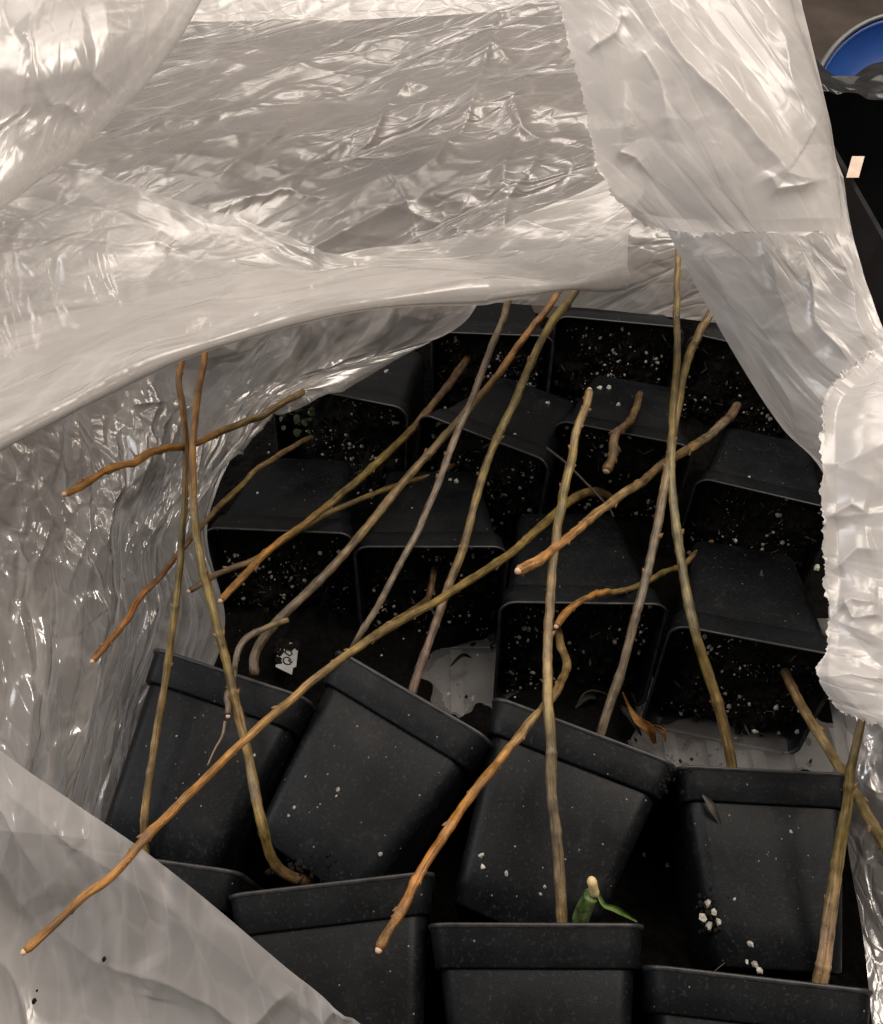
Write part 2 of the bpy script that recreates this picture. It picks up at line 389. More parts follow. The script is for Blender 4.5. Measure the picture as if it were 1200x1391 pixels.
def blobs(name, specs, mat):
    V, F = [], []
    for k, (c, r, sq) in enumerate(specs):
        p = blob_points(c, r, 17 * k + 3, sq); b = len(V); V += p.tolist(); F += [tuple(i + b for i in q) for q in ICO]
    return mesh(name, V, F, mat, False)

def soil_assets(variant):
    rs = np.random.RandomState(50 + variant)
    n = 46; hw = .0432
    u = np.linspace(-1, 1, n); X, Y = np.meshgrid(u, u)
    # pull the square's corners in so the soil stays inside the rounded pot
    k = 1 - .085 * (np.abs(X * Y)) ** 3
    x, y = X * hw * k, Y * hw * k
    z = .0835 + .0035 * smooth_noise(x / .018, y / .018, 5 + variant) + .0022 * smooth_noise(x / .006, y / .006, 9 + variant) \
        + .0014 * smooth_noise(x / .0025, y / .0025, 29 + variant) - .004 * np.maximum(np.abs(X), np.abs(Y)) ** 6
    soil = grid_mesh('soil', np.stack([x, y, z], -1), M['soil'])
    sp = []
    for _ in range(260):
        px, py = rs.uniform(-.040, .040, 2)
        if smooth_noise(np.array(px / .016), np.array(py / .016), 91 + variant) < -.02: continue
        r = .00025 + .0017 * rs.uniform() ** 3
        zz = .0838 + .0035 * smooth_noise(np.array(px / .018), np.array(py / .018), 5 + variant)
        sp.append(((px, py, float(zz) + .0012), r, (1, rs.uniform(.6, 1), rs.uniform(.5, .9))))
    perl = blobs('perlite', sp, M['perlite'])
    cl = []
    for _ in range(170):
        px, py = rs.uniform(-.041, .041, 2)
        zz = .0835 + .0035 * smooth_noise(np.array(px / .018), np.array(py / .018), 5 + variant)
        cl.append(((px, py, float(zz) + .0008), .0009 + .0022 * rs.uniform() ** 2, (1, rs.uniform(.4, 1), rs.uniform(.3, .9))))
    clod = blobs('soil_clods', cl, M['soil'])
    ch = []
    for _ in range(22):
        px, py = rs.uniform(-.04, .04, 2)
        zz = .0835 + .0035 * smooth_noise(np.array(px / .018), np.array(py / .018), 5 + variant)
        ch.append(((px, py, float(zz) + .0012), .0010 + .0022 * rs.uniform(), (1.8, .28, .2)))
    chips = blobs('bark_chips', ch, M['chip'])
    return soil, perl, clod, chips
SOILS = [soil_assets(k) for k in range(4)]

def add_pot(idx, L, R, front, label, group):
    """L, R: pixels of the ends of the upper rim edge; the pot lies on its side on the tray"""
    el = math.atan((.0466 - .0312) / (PH - .0012)) * .93
    A = ray(*L); B = ray(*R); A = A / -A[2]; B = B / -B[2]
    k = np.linalg.norm(A - B)
    Wd, Ht = .0905, .0932 * math.cos(el) + .0004
    s = k * H / (Wd + Ht * k)
    s = min(1.10, max(.90, s))
    top = s * Ht
    c = (A + B) / 2 * (H - top); c = np.array([c[0], c[1], top])
    xr = np.array([(B - A)[0], (B - A)[1], 0]); xr /= np.linalg.norm(xr)
    perp = np.array([-xr[1], xr[0], 0])
    o_h = perp if front else -perp
    Z = o_h * math.cos(el) + np.array([0, 0, 1]) * math.sin(el)
    X = xr; Y = np.cross(Z, X)
    sgn = 1 if Y[2] > 0 else -1
    org = c - s * (Y * sgn * .0466 + Z * .0920)
    Mx = Matrix(((X[0], Y[0], Z[0], org[0]), (X[1], Y[1], Z[1], org[1]), (X[2], Y[2], Z[2], org[2]), (0, 0, 0, 1))) @ Matrix.Scale(s, 4)
    root = empty('nursery_pot'); root.matrix_world = Mx
    tag(root, label, 'pot', group)
    so, pe, cl, ch = SOILS[idx % 4]
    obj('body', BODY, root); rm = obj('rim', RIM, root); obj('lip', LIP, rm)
    sl = obj('soil', so, root)
    rot = (idx // 4) * math.pi / 2
    sl.rotation_euler = (0, 0, rot)
    tag(obj('perlite', pe, sl), kind='stuff'); tag(obj('soil_clods', cl, sl), kind='stuff'); tag(obj('bark_chips', ch, sl), kind='stuff')
    return root, Mx, s, sgn

GF, GB = 'black pots lying with their soil turned away', 'black pots lying with their soil towards the opening'
POTS = {}
pot_list = [
 ('F1a', (205, 878), (418, 948), True, 'black square pot lying against the crumpled film wall, white tag behind its rim'),
 ('F1b', (455, 880), (664, 1002), True, 'steeply turned black square pot with a blank side, beside the tag pot'),
 ('F1c', (672, 945), (920, 1038), True, 'black square pot with a dry curled leaf and soil crumbs at its rim corner'),
 ('F1d', (922, 1040), (1160, 1052), True, 'black square pot with a perlite cluster stuck on its side'),
 ('F2a', (68, 1148), (322, 1184), True, 'black square pot mostly covered by the smooth film flap'),
 ('F2b', (310, 1216), (587, 1184), True, 'dusty black square pot whose rim is crossed by an orange-tipped cutting'),
 ('F2c', (586, 1255), (876, 1256), True, 'dusty black square pot with a green shoot standing behind its rim'),
 ('F2d', (885, 1312), (1192, 1347), True, 'black square pot with a thick pale cutting base behind its rim'),
 ('A1', (277, 716), (478, 724), False, 'black square pot with its soil beside the crumpled film wall'),
 ('A2', (482, 742), (689, 742), False, 'black square pot beside the film-wall pot, short brown stub in its soil'),
 ('A3', (682, 817), (908, 820), False, 'black square pot with a curved cutting base rising from its dark soil'),
 ('A4', (915, 848), (1150, 892), False, 'black square pot with a dark bud lying on its side, by the torn film'),
 ('B1', (370, 518), (552, 554), False, 'black square pot with tiny green leaves growing in its soil'),
 ('B2', (572, 560), (746, 626), False, 'turned black square pot directly behind two crossing cuttings, large perlite in its soil'),
 ('B3', (757, 570), (942, 606), False, 'black square pot with a short crooked brown twig over its soil'),
 ('B4', (950, 648), (1140, 692), False, 'black square pot with chippy soil under the sloping film edge'),
 ('C1', (588, 450), (752, 456), False, 'black square pot touching the under-layer of crumpled film in the back row'),
 ('C2', (757, 428), (930, 444), False, 'black square pot with wide speckled soil in the back row, below the loose film'),
 ('C3', (940, 452), (1108, 490), False, 'black square pot in the back row half behind the milky sloping film'),
]
for i, (k, L, R, fr, lab) in enumerate(pot_list):
    POTS[k] = add_pot(i, L, R, fr, lab, GF if fr else GB)

# ------------------------------------------------------------------ plastic bag
def catmull(P, n):
    """P: (m, ...) control points -> n samples"""
    P = np.asarray(P, float); m = len(P)
    E = np.concatenate([[2 * P[0] - P[1]], P, [2 * P[-1] - P[-2]]])
    t = np.linspace(0, m - 1, n); i = np.minimum(t.astype(int), m - 2); f = (t - i)
    f = f.reshape((-1,) + (1,) * (P.ndim - 1))
    p0, p1, p2, p3 = E[i], E[i + 1], E[i + 2], E[i + 3]
    return .5 * (2 * p1 + (p2 - p0) * f + (2 * p0 - 5 * p1 + 4 * p2 - p3) * f ** 2 + (3 * p1 - p0 - 3 * p2 + p3) * f ** 3)

BAG = empty('plastic_bag', (0, .34, 0))
tag(BAG, 'crumpled translucent plastic bag torn open around the black pots', 'bag')
SHEETS = {}
def sheet(name, rows, nu, nv, layers, seed, mat='film', torn=(), flat=(), calm=None, folds=(), parent=None):
    """rows: control rows of (px, py, depth); the surface gets its own distance and relief in metres"""
    G = catmull(np.array(rows, float), nv)                       # nv x cols x 3
    G = catmull(G.transpose(1, 0, 2), nu).transpose(1, 0, 2)     # nv x nu x 3
    px, py, d = G[..., 0], G[..., 1], G[..., 2]
    uu, vv = np.meshgrid(np.linspace(0, 1, nu), np.linspace(0, 1, nv))
    # torn edges: ragged outline
    for side in torn:
        e = {'l': uu, 'r': 1 - uu, 't': vv, 'b': 1 - vv}[side]
        along = (vv if side in 'lr' else uu) * 100
        rag = 3.2 * smooth_noise(along * .16, along * 0, seed + 71) + 1.6 * smooth_noise(along * .8, along * 0, seed + 72) \
            + 8.0 * np.clip(smooth_noise(along * .9, along * 0, seed + 73) - .6, 0, 1) + 1.2 * smooth_noise(along * 2.4, along * 0, seed + 75)
        wgt = np.clip(1 - e / .012, 0, 1)
        sg = -1 if side in 'lt' else 1
        if side in 'lr': px = px + sg * rag * wgt
        else: py = py + sg * rag * wgt
        d = d - .0006 * wgt * smooth_noise(along * .3, along * 0 + 4, seed + 74)
    r = FWD + ((px - CX) / FPX)[..., None] * RIGHT + ((CY - py) / FPX)[..., None] * UPV
    P = CAM + d[..., None] * r
    du = np.gradient(P, axis=1); dv = np.gradient(P, axis=0)
    nrm = np.cross(du, dv); nrm /= np.linalg.norm(nrm, axis=-1, keepdims=True) + 1e-12
    nrm *= np.sign(((CAM - P) * nrm).sum(-1, keepdims=True))
    su = np.cumsum(np.linalg.norm(du, axis=-1).mean(0)); sv = np.cumsum(np.linalg.norm(dv, axis=-1).mean(1))
    SU, SV = np.meshgrid(su, sv)
    h = layered(SU, SV, layers, seed)
    wgt = np.ones_like(h)
    for side, wd in flat:                                        # calmer towards an edge
        e = {'l': uu, 'r': 1 - uu, 't': vv, 'b': 1 - vv}[side]; wgt *= .12 + .88 * np.clip(e / wd, 0, 1)
    if calm is not None: wgt *= calm(uu, vv)
    h = h * wgt
    for k, (line, wd, ht) in enumerate(folds):                   # single creases, placed where the film is seen to fold
        ln = np.array(line, float)
        best = np.full(h.shape, 1e9); sgnd = np.zeros(h.shape); tpos = np.zeros(h.shape)
        qx = px + 9 * smooth_noise(px / 55, py / 55, seed + k) + 1.2 * smooth_noise(px / 18, py / 18, seed + k + 9)
        qy = py + 9 * smooth_noise(px / 55 + 8, py / 55, seed + k + 3) + 1.2 * smooth_noise(px / 18 + 4, py / 18, seed + k + 10)
        for j in range(len(ln) - 1):
            A_, B_ = ln[j], ln[j + 1]; D_ = B_ - A_; l2 = D_ @ D_
            tq = np.clip(((qx - A_[0]) * D_[0] + (qy - A_[1]) * D_[1]) / l2, 0, 1)
            cr = ((qx - A_[0]) * D_[1] - (qy - A_[1]) * D_[0]) / math.sqrt(l2)
            dist = np.hypot(qx - A_[0] - tq * D_[0], qy - A_[1] - tq * D_[1])
            m_ = dist < best
            best = np.where(m_, dist, best); sgnd = np.where(m_, np.sign(cr), sgnd); tpos = np.where(m_, (j + tq) / (len(ln) - 1), tpos)
        dm = best * d / FPX
        side = np.where(sgnd > 0, 1.0, .45)                      # steeper on one side
        h = h + .42 * ht * np.exp(-dm / (wd * side)) * np.clip(np.minimum(tpos, 1 - tpos) * 5 + .08, 0, 1)
    P = P + nrm * h[..., None]
    me = grid_mesh(name, P, M[mat])
    kx = max(layers, key=lambda q: q[4]); ga = math.radians(kx[3]); gs = 1 / min(3.0, kx[4])
    cu = (SU * math.cos(ga) + SV * math.sin(ga)) * gs + seed * .37; cv = -SU * math.sin(ga) + SV * math.cos(ga)
    at_ = me.attributes.new('sheet', 'FLOAT_VECTOR', 'POINT')
    at_.data.foreach_set('vector', np.stack([cu, cv, 0 * cu], -1).reshape(-1).astype(np.float32))
    o = at_parent(obj(name, me), parent or BAG)
    return o

_r = np.random.RandomState(12)
LEFT_FOLDS = [([(30, 590), (50, 680), (90, 770), (122, 812)], .008, .009), ([(105, 555), (92, 620), (84, 660)], .007, .007), ([(122, 800), (112, 830), (90, 810)], .008, .007)]
for _k in range(30):
    _x = _r.uniform(20, 290); _y = _r.uniform(500, 640); _l = _r.uniform(110, 300); _s = -.32 * (_x - 20) / 270 + _r.uniform(-.12, .12)
    LEFT_FOLDS.append(([(_x + _s * _l * q + _r.uniform(-5, 5), _y + _l * q) for q in (0, .3, .65, 1)], _r.uniform(.0025, .007), _r.uniform(.003, .0075)))
for _k in range(9):
    _x = _r.uniform(230, 420); _y = _r.uniform(440, 520); _l = _r.uniform(80, 200)
    LEFT_FOLDS.append(([(_x, _y), (_x + .5 * _l, _y - .22 * _l + _r.uniform(-6, 6)), (_x + _l, _y - .42 * _l)], _r.uniform(.003, .007), _r.uniform(.003, .007)))
# back wall of the bag, strongly creased, lying back over the rear pots
sheet('back_panel', [
  [(-120, -90, .80), (200, -90, .82), (450, -90, .84), (700, -90, .84), (1030, -90, .84)],
  [(-120, 60, .70), (200, 50, .74), (450, 50, .76), (700, 50, .76), (1060, 50, .78)],
  [(-120, 200, .60), (200, 180, .66), (450, 180, .70), (700, 180, .69), (1085, 180, .71)],
  [(-120, 320, .55), (200, 300, .61), (450, 310, .655), (700, 300, .645), (1105, 330, .66)],
  [(-120, 420, .52), (200, 400, .59), (450, 405, .65), (700, 410, .672), (1120, 455, .675)]],
  420, 300, [('f', .13, .012, -22, 2.0), ('f', .06, .0065, -28, 2.8), ('f', .022, .0016, -40, 2.6), ('r', .06, .003, -26, 5), ('f', .011, .0004, 0, 1.5)], 3, 'film_back', folds=[
   ([(165, 192), (230, 165), (290, 150), (350, 140), (400, 128), (470, 112)], .010, .008), ([(100, 232), (170, 215), (240, 200), (320, 190), (395, 170)], .008, .006),
   ([(125, 232), (200, 236), (280, 202), (405, 172)], .006, .005), ([(280, 258), (340, 222), (400, 176), (485, 118)], .007, .006), ([(395, 248), (440, 222), (480, 192)], .005, .005),
   ([(485, 235), (508, 185), (550, 112), (605, 118)], .009, .009), ([(508, 212), (535, 255), (562, 312), (595, 342)], .006, .006), ([(535, 262), (600, 222), (640, 150), (668, 64), (700, 92)], .010, .010),
   ([(685, 150), (740, 186), (805, 190)], .008, .008), ([(255, 78), (350, 86), (450, 95), (555, 102)], .009, .007), ([(255, 272), (310, 276), (400, 268), (455, 292)], .008, .007),
   ([(600, 320), (680, 250), (700, 170), (672, 70)], .010, .007), ([(240, 60), (330, 52), (430, 62), (520, 48), (620, 58)], .009, .006), ([(560, 180), (620, 165), (690, 148), (760, 95)], .008, .006),
   ([(640, 330), (690, 300), (700, 240), (740, 185)], .007, .007), ([(420, 300), (520, 290), (600, 300), (660, 330)], .008, .006)])
# under layer between back wall and left wall, hanging below the fold; and the left wall
sheet('left_panel', [
  [(-110, 330, .42), (60, 340, .46), (230, 350, .50), (420, 350, .55), (560, 345, .58), (680, 350, .61)],
  [(-110, 440, .41), (60, 445, .45), (230, 450, .51), (400, 440, .555), (530, 430, .585), (655, 402, .61)],
  [(-110, 540, .41), (60, 540, .45), (190, 540, .505), (330, 530, .572), (450, 510, .588), (600, 458, .60)],
  [(-110, 620, .415), (60, 620, .455), (170, 620, .495), (270, 610, .535), (340, 585, .56), (385, 535, .575)],
  [(-110, 720, .42), (40, 720, .455), (130, 720, .485), (200, 720, .51), (250, 712, .53), (284, 700, .535)],
  [(-110, 830, .42), (40, 830, .45), (130, 835, .485), (200, 840, .51), (260, 845, .525), (306, 850, .535)],
  [(-110, 960, .41), (30, 965, .44), (100, 970, .475), (150, 975, .50), (200, 975, .52), (260, 975, .53)],
  [(-110, 1120, .40), (20, 1130, .43), (80, 1135, .46), (120, 1140, .475), (160, 1145, .485), (200, 1150, .495)]],
  330, 460, [('f', .10, .010, 82, 2.4), ('f', .034, .0080, 80, 3.6), ('f', .014, .0030, 76, 3.6), ('r', .03, .003, 80, 7), ('f', .007, .0003, 40, 1.5)], 21, 'film_thin', flat=(('r', .10),), folds=LEFT_FOLDS)
# mouth of the bag folded forward above the pots: front face, then the hem turned back underneath
lower = [(-110, 650, .335), (0, 596, .345), (100, 546, .36), (205, 493, .375), (330, 452, .395), (450, 420, .42), (600, 400, .45), (690, 394, .465), (770, 388, .48), (820, 382, .495), (843, 377, .505)]
upper = [(-110, 215, .46), (0, 240, .47), (100, 255, .475), (205, 282, .48), (310, 310, .485), (425, 350, .49), (520, 342, .51), (620, 330, .53), (700, 305, .55), (800, 266, .568), (880, 215, .575)]
def blend(a, b, t, bow):
    return [tuple((1 - t) * p + t * q for p, q in zip(pa, pb))[:2] + ((1 - t) * pa[2] + t * pb[2] + bow,) for pa, pb in zip(a, b)]
hem = blend(lower, upper, .05, .0008); hem2 = blend(lower, upper, .42, .015)
sheet('mouth_fold', [upper, blend(upper, lower, .25, .012), blend(upper, lower, .5, .022), blend(upper, lower, .8, .012), lower, hem, hem2],
  460, 250, [('s', .14, .012, -20, 2.4), ('f', .07, .0070, 12, 3.0), ('r', .06, .004, 5, 6), ('f', .028, .0018, 14, 3.0)], 41, 'film', folds=[
   ([(-60, 245), (0, 250), (150, 266), (300, 302), (420, 345), (432, 366)], .012, .010), ([(-40, 350), (20, 346), (60, 340), (150, 340), (220, 346), (290, 362)], .006, .007),
   ([(290, 385), (380, 352), (432, 362)], .008, .007), ([(30, 560), (200, 462), (350, 402), (432, 362)], .014, .008), ([(432, 362), (560, 372), (700, 352), (832, 376)], .010, .007),
   ([(690, 262), (702, 312), (762, 332), (832, 376)], .008, .007), ([(28, 362), (60, 412), (98, 465)], .004, .004), ([(0, 290), (120, 300), (230, 318)], .010, .005)], calm=lambda u, v: .7 + .3 * np.clip(np.abs(v - .66) / .25, 0, 1))
# upper left flap close to the camera
sheet('upper_flap', [
  [(-160, -160, .40), (0, -160, .42), (150, -160, .45), (300, -130, 0.47), (274, -138, 0.476)],
  [(-160, 20, .40), (0, -20, .41), (130, -40, .44), (262, -20, 0.46), (236, -28, 0.466)],
  [(-160, 160, .395), (-20, 110, .40), (110, 70, .42), (205, 72, 0.445), (179, 64, 0.451)],
  [(-160, 260, .385), (-40, 210, .40), (60, 165, .415), (118, 158, 0.43), (92, 150, 0.436)],
  [(-160, 380, .37), (-90, 330, .38), (-30, 280, .395), (0, 252, 0.41), (-26, 244, 0.416)],
  [(-190, 460, .36), (-140, 410, .37), (-100, 360, .38), (-90, 330, 0.39), (-116, 322, 0.396)]],
  200, 220, [('s', .12, .012, 60, 2.2), ('f', .05, .006, 70, 2.8), ('r', .06, .003, 75, 4), ('f', .02, .0004, 0, 1.5)], 61, 'film_flap', folds=[
   ([(20, 50), (45, 80), (40, 150), (20, 210)], .008, .007), ([(60, 150), (80, 142), (95, 160)], .008, .006), ([(110, 60), (115, 110), (140, 130)], .007, .005), ([(-20, 180), (20, 150), (40, 90)], .008, .006)])
# hem of that flap and strip along the top of the mouth
sheet('top_hem', [
  [(180, -120, .54), (320, -120, .56), (480, -120, .57), (640, -120, .58), (800, -120, .58)],
  [(210, -40, .53), (330, -40, .55), (480, -40, .56), (640, -42, .57), (790, -50, .57)],
  [(225, 22, .53), (340, 22, .54), (480, 21, .55), (640, 14, .56), (780, -8, .56)]],
  260, 80, [('f', .08, .005, 0, 2), ('f', .03, .0015, 10, 2)], 81, 'film_flap')
# smooth flap across the lower left corner
sheet('corner_flap', [
  [(-120, 925, .335), (0, 1018, .335), (100, 1086, .335), (200, 1156, .335), (300, 1236, .335), (400, 1320, .33), (495, 1395, .325), (620, 1500, .315)],
  [(-120, 1010, .335), (-30, 1080, .34), (65, 1150, .342), (160, 1220, .342), (255, 1300, .34), (350, 1380, .335), (440, 1450, .33), (560, 1540, .32)],
  [(-140, 1130, .335), (-80, 1180, .345), (0, 1240, .355), (90, 1310, .352), (180, 1380, .345), (270, 1450, .335), (350, 1520, .33), (460, 1600, .32)],
  [(-160, 1280, .32), (-110, 1310, .33), (-50, 1360, .345), (20, 1420, .345), (110, 1480, .335), (190, 1540, .33), (270, 1600, .32), (360, 1680, .31)],
  [(-200, 1420, .30), (-150, 1450, .31), (-90, 1500, .32), (-20, 1550, .32), (60, 1610, .32), (140, 1660, .31), (210, 1720, .31), (300, 1780, .30)]],
  330, 220, [('s', .09, .010, 42, 2.4), ('s', .035, .0030, 45, 2.6), ('f', .05, .0016, 42, 2.8), ('r', .04, .004, 48, 5), ('f', .018, .0003, 0, 1.5)], 91, 'film_flap', flat=(('t', .12),), folds=[
   ([(-20, 1060), (40, 1120), (75, 1165), (102, 1210)], .010, .008), ([(-20, 1140), (20, 1180), (60, 1240)], .010, .006), ([(90, 1262), (200, 1312), (300, 1362), (390, 1420)], .016, .009),
   ([(320, 1400), (365, 1372), (402, 1335)], .006, .006), ([(430, 1400), (455, 1372), (480, 1385)], .007, .006), ([(205, 1290), (225, 1330), (215, 1350)], .006, .004), ([(80, 1110), (120, 1140)], .004, .003)])
# torn flap hanging in the upper right
sheet('torn_flap', [
  [(735, -60, .42), (850, -60, .42), (960, -60, .425), (1060, -60, .43), (1078, -60, .44)],
  [(762, 20, .42), (860, 20, .42), (960, 20, .425), (1070, 20, .43), (1094, 20, .445)],
  [(786, 110, .42), (880, 110, .42), (980, 110, .42), (1088, 110, .43), (1114, 110, .445)],
  [(804, 200, .425), (890, 200, .425), (990, 200, .42), (1104, 200, .43), (1132, 200, .445)],
  [(832, 262, .43), (905, 265, .43), (1000, 268, .425), (1115, 265, .43), (1146, 262, .44)],
  [(880, 308, .44), (930, 318, .435), (1010, 318, .43), (1110, 318, .43), (1156, 320, .435)]],
  260, 260, [('s', .08, .008, 80, 2.6), ('f', .06, .0035, 62, 3.2), ('f', .03, .0006, 60, 2.5)], 111, 'film_milky', torn='lb', flat=(('l', .10), ('b', .08), ('r', .1)), folds=[
   ([(852, -10), (890, 48), (930, 95), (982, 150), (1022, 200), (1062, 242), (1115, 244)], .011, .010), ([(800, 70), (838, 48), (846, 20)], .006, .005), ([(840, 110), (848, 170), (840, 205), (868, 214), (892, 242)], .007, .006),
   ([(1030, 232), (1050, 262), (1100, 250)], .006, .006), ([(860, 60), (900, 110), (905, 190)], .009, .006), ([(1050, 30), (1075, 120), (1110, 220)], .010, .006)])
# right wall from the torn flap down to the pots
sheet('right_panel', [
  [(850, 200, .50), (930, 200, .49), (1020, 200, .48), (1100, 200, .47), (1128, 200, .47)],
  [(908, 316, .50), (985, 316, .485), (1060, 316, .475), (1120, 316, .465), (1158, 318, .465)],
  [(958, 412, .505), (1020, 410, .485), (1085, 410, .47), (1145, 408, .46), (1182, 405, .46)],
  [(1012, 505, .51), (1062, 505, .485), (1115, 500, .465), (1170, 490, .455), (1215, 480, .455)],
  [(1062, 580, .515), (1100, 580, .485), (1150, 570, .46), (1210, 560, .45), (1270, 550, .45)],
  [(1120, 650, .52), (1150, 660, .485), (1195, 660, .46), (1260, 660, .45), (1330, 650, .45)],
  [(1150, 800, .51), (1180, 800, .485), (1225, 800, .46), (1300, 800, .45), (1370, 800, .45)]],
  230, 330, [('s', .06, .010, 62, 3.6), ('f', .035, .0035, 62, 3.6), ('r', .05, .004, 62, 5), ('f', .015, .0004, 0, 1.5)], 131, 'film_milky', flat=(('l', .12),), folds=[
   ([(955, 325), (1005, 425), (1060, 505), (1100, 600)], .010, .008), ([(1095, 365), (1118, 440), (1150, 500)], .005, .006), ([(1040, 320), (1060, 400), (1110, 480)], .010, .008), ([(1130, 340), (1160, 420), (1180, 480)], .007, .007)])
sheet('torn_sleeve', [
  [(1185, 478, .43), (1230, 470, .42), (1280, 460, .42), (1340, 450, .42)],
  [(1122, 532, .415), (1180, 520, .405), (1250, 520, .405), (1340, 520, .41)],
  [(1117, 620, .405), (1180, 620, .395), (1250, 620, .395), (1340, 620, .40)],
  [(1118, 710, .40), (1180, 710, .39), (1250, 710, .39), (1340, 710, .40)],
  [(1123, 800, .395), (1180, 800, .385), (1250, 800, .385), (1340, 800, .39)],
  [(1126, 870, .39), (1180, 870, .38), (1250, 870, .38), (1340, 870, .385)],
  [(1112, 920, .385), (1175, 925, .375), (1250, 930, .375), (1340, 935, .38)],
  [(1142, 968, .38), (1195, 985, .372), (1260, 995, .372), (1340, 1005, .38)]],
  170, 330, [('s', .10, .007, 20, 1.6), ('f', .035, .0028, 20, 2.2), ('r', .04, .003, 10, 3), ('f', .013, .0005, 0, 1.5)], 151, 'film_milky', torn='lb', flat=(('l', .08), ('b', .06)), folds=[
   ([(1120, 700), (1150, 680), (1185, 690)], .006, .006), ([(1130, 770), (1165, 745), (1200, 740)], .008, .007), ([(1125, 840), (1160, 812), (1205, 820)], .006, .006), ([(1150, 800), (1165, 830), (1200, 836)], .005, .005), ([(1112, 915), (1160, 912), (1210, 925)], .006, .005)])
sheet('right_side_panel', [
  [(1085, 840, .535), (1180, 840, .50), (1270, 840, .47), (1360, 840, .46)],
  [(1122, 930, .52), (1200, 930, .48), (1280, 930, .46), (1360, 930, .45)],
  [(1140, 1040, .49), (1210, 1040, .46), (1280, 1040, .445), (1360, 1040, .43)],
  [(1152, 1150, .465), (1215, 1150, .445), (1280, 1150, .43), (1360, 1150, .42)],
  [(1172, 1270, .44), (1225, 1270, .425), (1285, 1270, .41), (1360, 1270, .41)],
  [(1186, 1400, .415), (1235, 1400, .405), (1290, 1400, .40), (1360, 1400, .39)],
  [(1196, 1500, .40), (1245, 1500, .39), (1300, 1500, .38), (1360, 1500, .38)]],
  150, 330, [('f', .08, .008, 80, 2.0), ('f', .03, .006, 75, 2.0), ('f', .013, .0022, 60, 1.7), ('f', .007, .0006, 0, 1.5)], 171, 'film_thin', flat=(('l', .15),))

# ------------------------------------------------------------------ cuttings
def tube(pts, radii, nsides=12, caps=True):
    pts = np.asarray(pts, float); n = len(pts)
    T = np.gradient(pts, axis=0); T /= np.linalg.norm(T, axis=1, keepdims=True) + 1e-12
    ref = np.array([0.13, .21, 1.0]); ref /= np.linalg.norm(ref)
    V = []
    u = np.cross(T[0], ref); u /= np.linalg.norm(u)
    for k in range(n):
        u = u - T[k] * (u @ T[k]); u /= np.linalg.norm(u); w_ = np.cross(T[k], u)
        for j in range(nsides):
            a = 2 * math.pi * j / nsides
            rr = radii[k] if np.isscalar(radii[k]) else radii[k][j]
            V.append(pts[k] + rr * (math.cos(a) * u + math.sin(a) * w_))
    F = []
    for k in range(n - 1):
        for j in range(nsides):
            a = k * nsides + j; b = k * nsides + (j + 1) % nsides
            F.append((a, b, b + nsides, a + nsides))
    if caps:
        F.append(tuple(reversed(range(nsides)))); F.append(tuple(range((n - 1) * nsides, n * nsides)))
    return V, F, T

bud_v, bud_f = [], []
prof = [(0, .9), (.25, 1.0), (.55, .8), (.8, .45), (1.0, .06)]
for h, r_ in prof:
    for j in range(7):
        a = 2 * math.pi * j / 7; bud_v.append((.5 * r_ * math.cos(a), .38 * r_ * math.sin(a) + .25 * h * h, h))
for k in range(len(prof) - 1):
    for j in range(7):
        a = k * 7 + j; b = k * 7 + (j + 1) % 7; bud_f.append((a, b, b + 7, a + 7))
bud_f += [tuple(range(28, 35)), tuple(reversed(range(7)))]
BUD = mesh('bud', bud_v, bud_f, M['bud'])

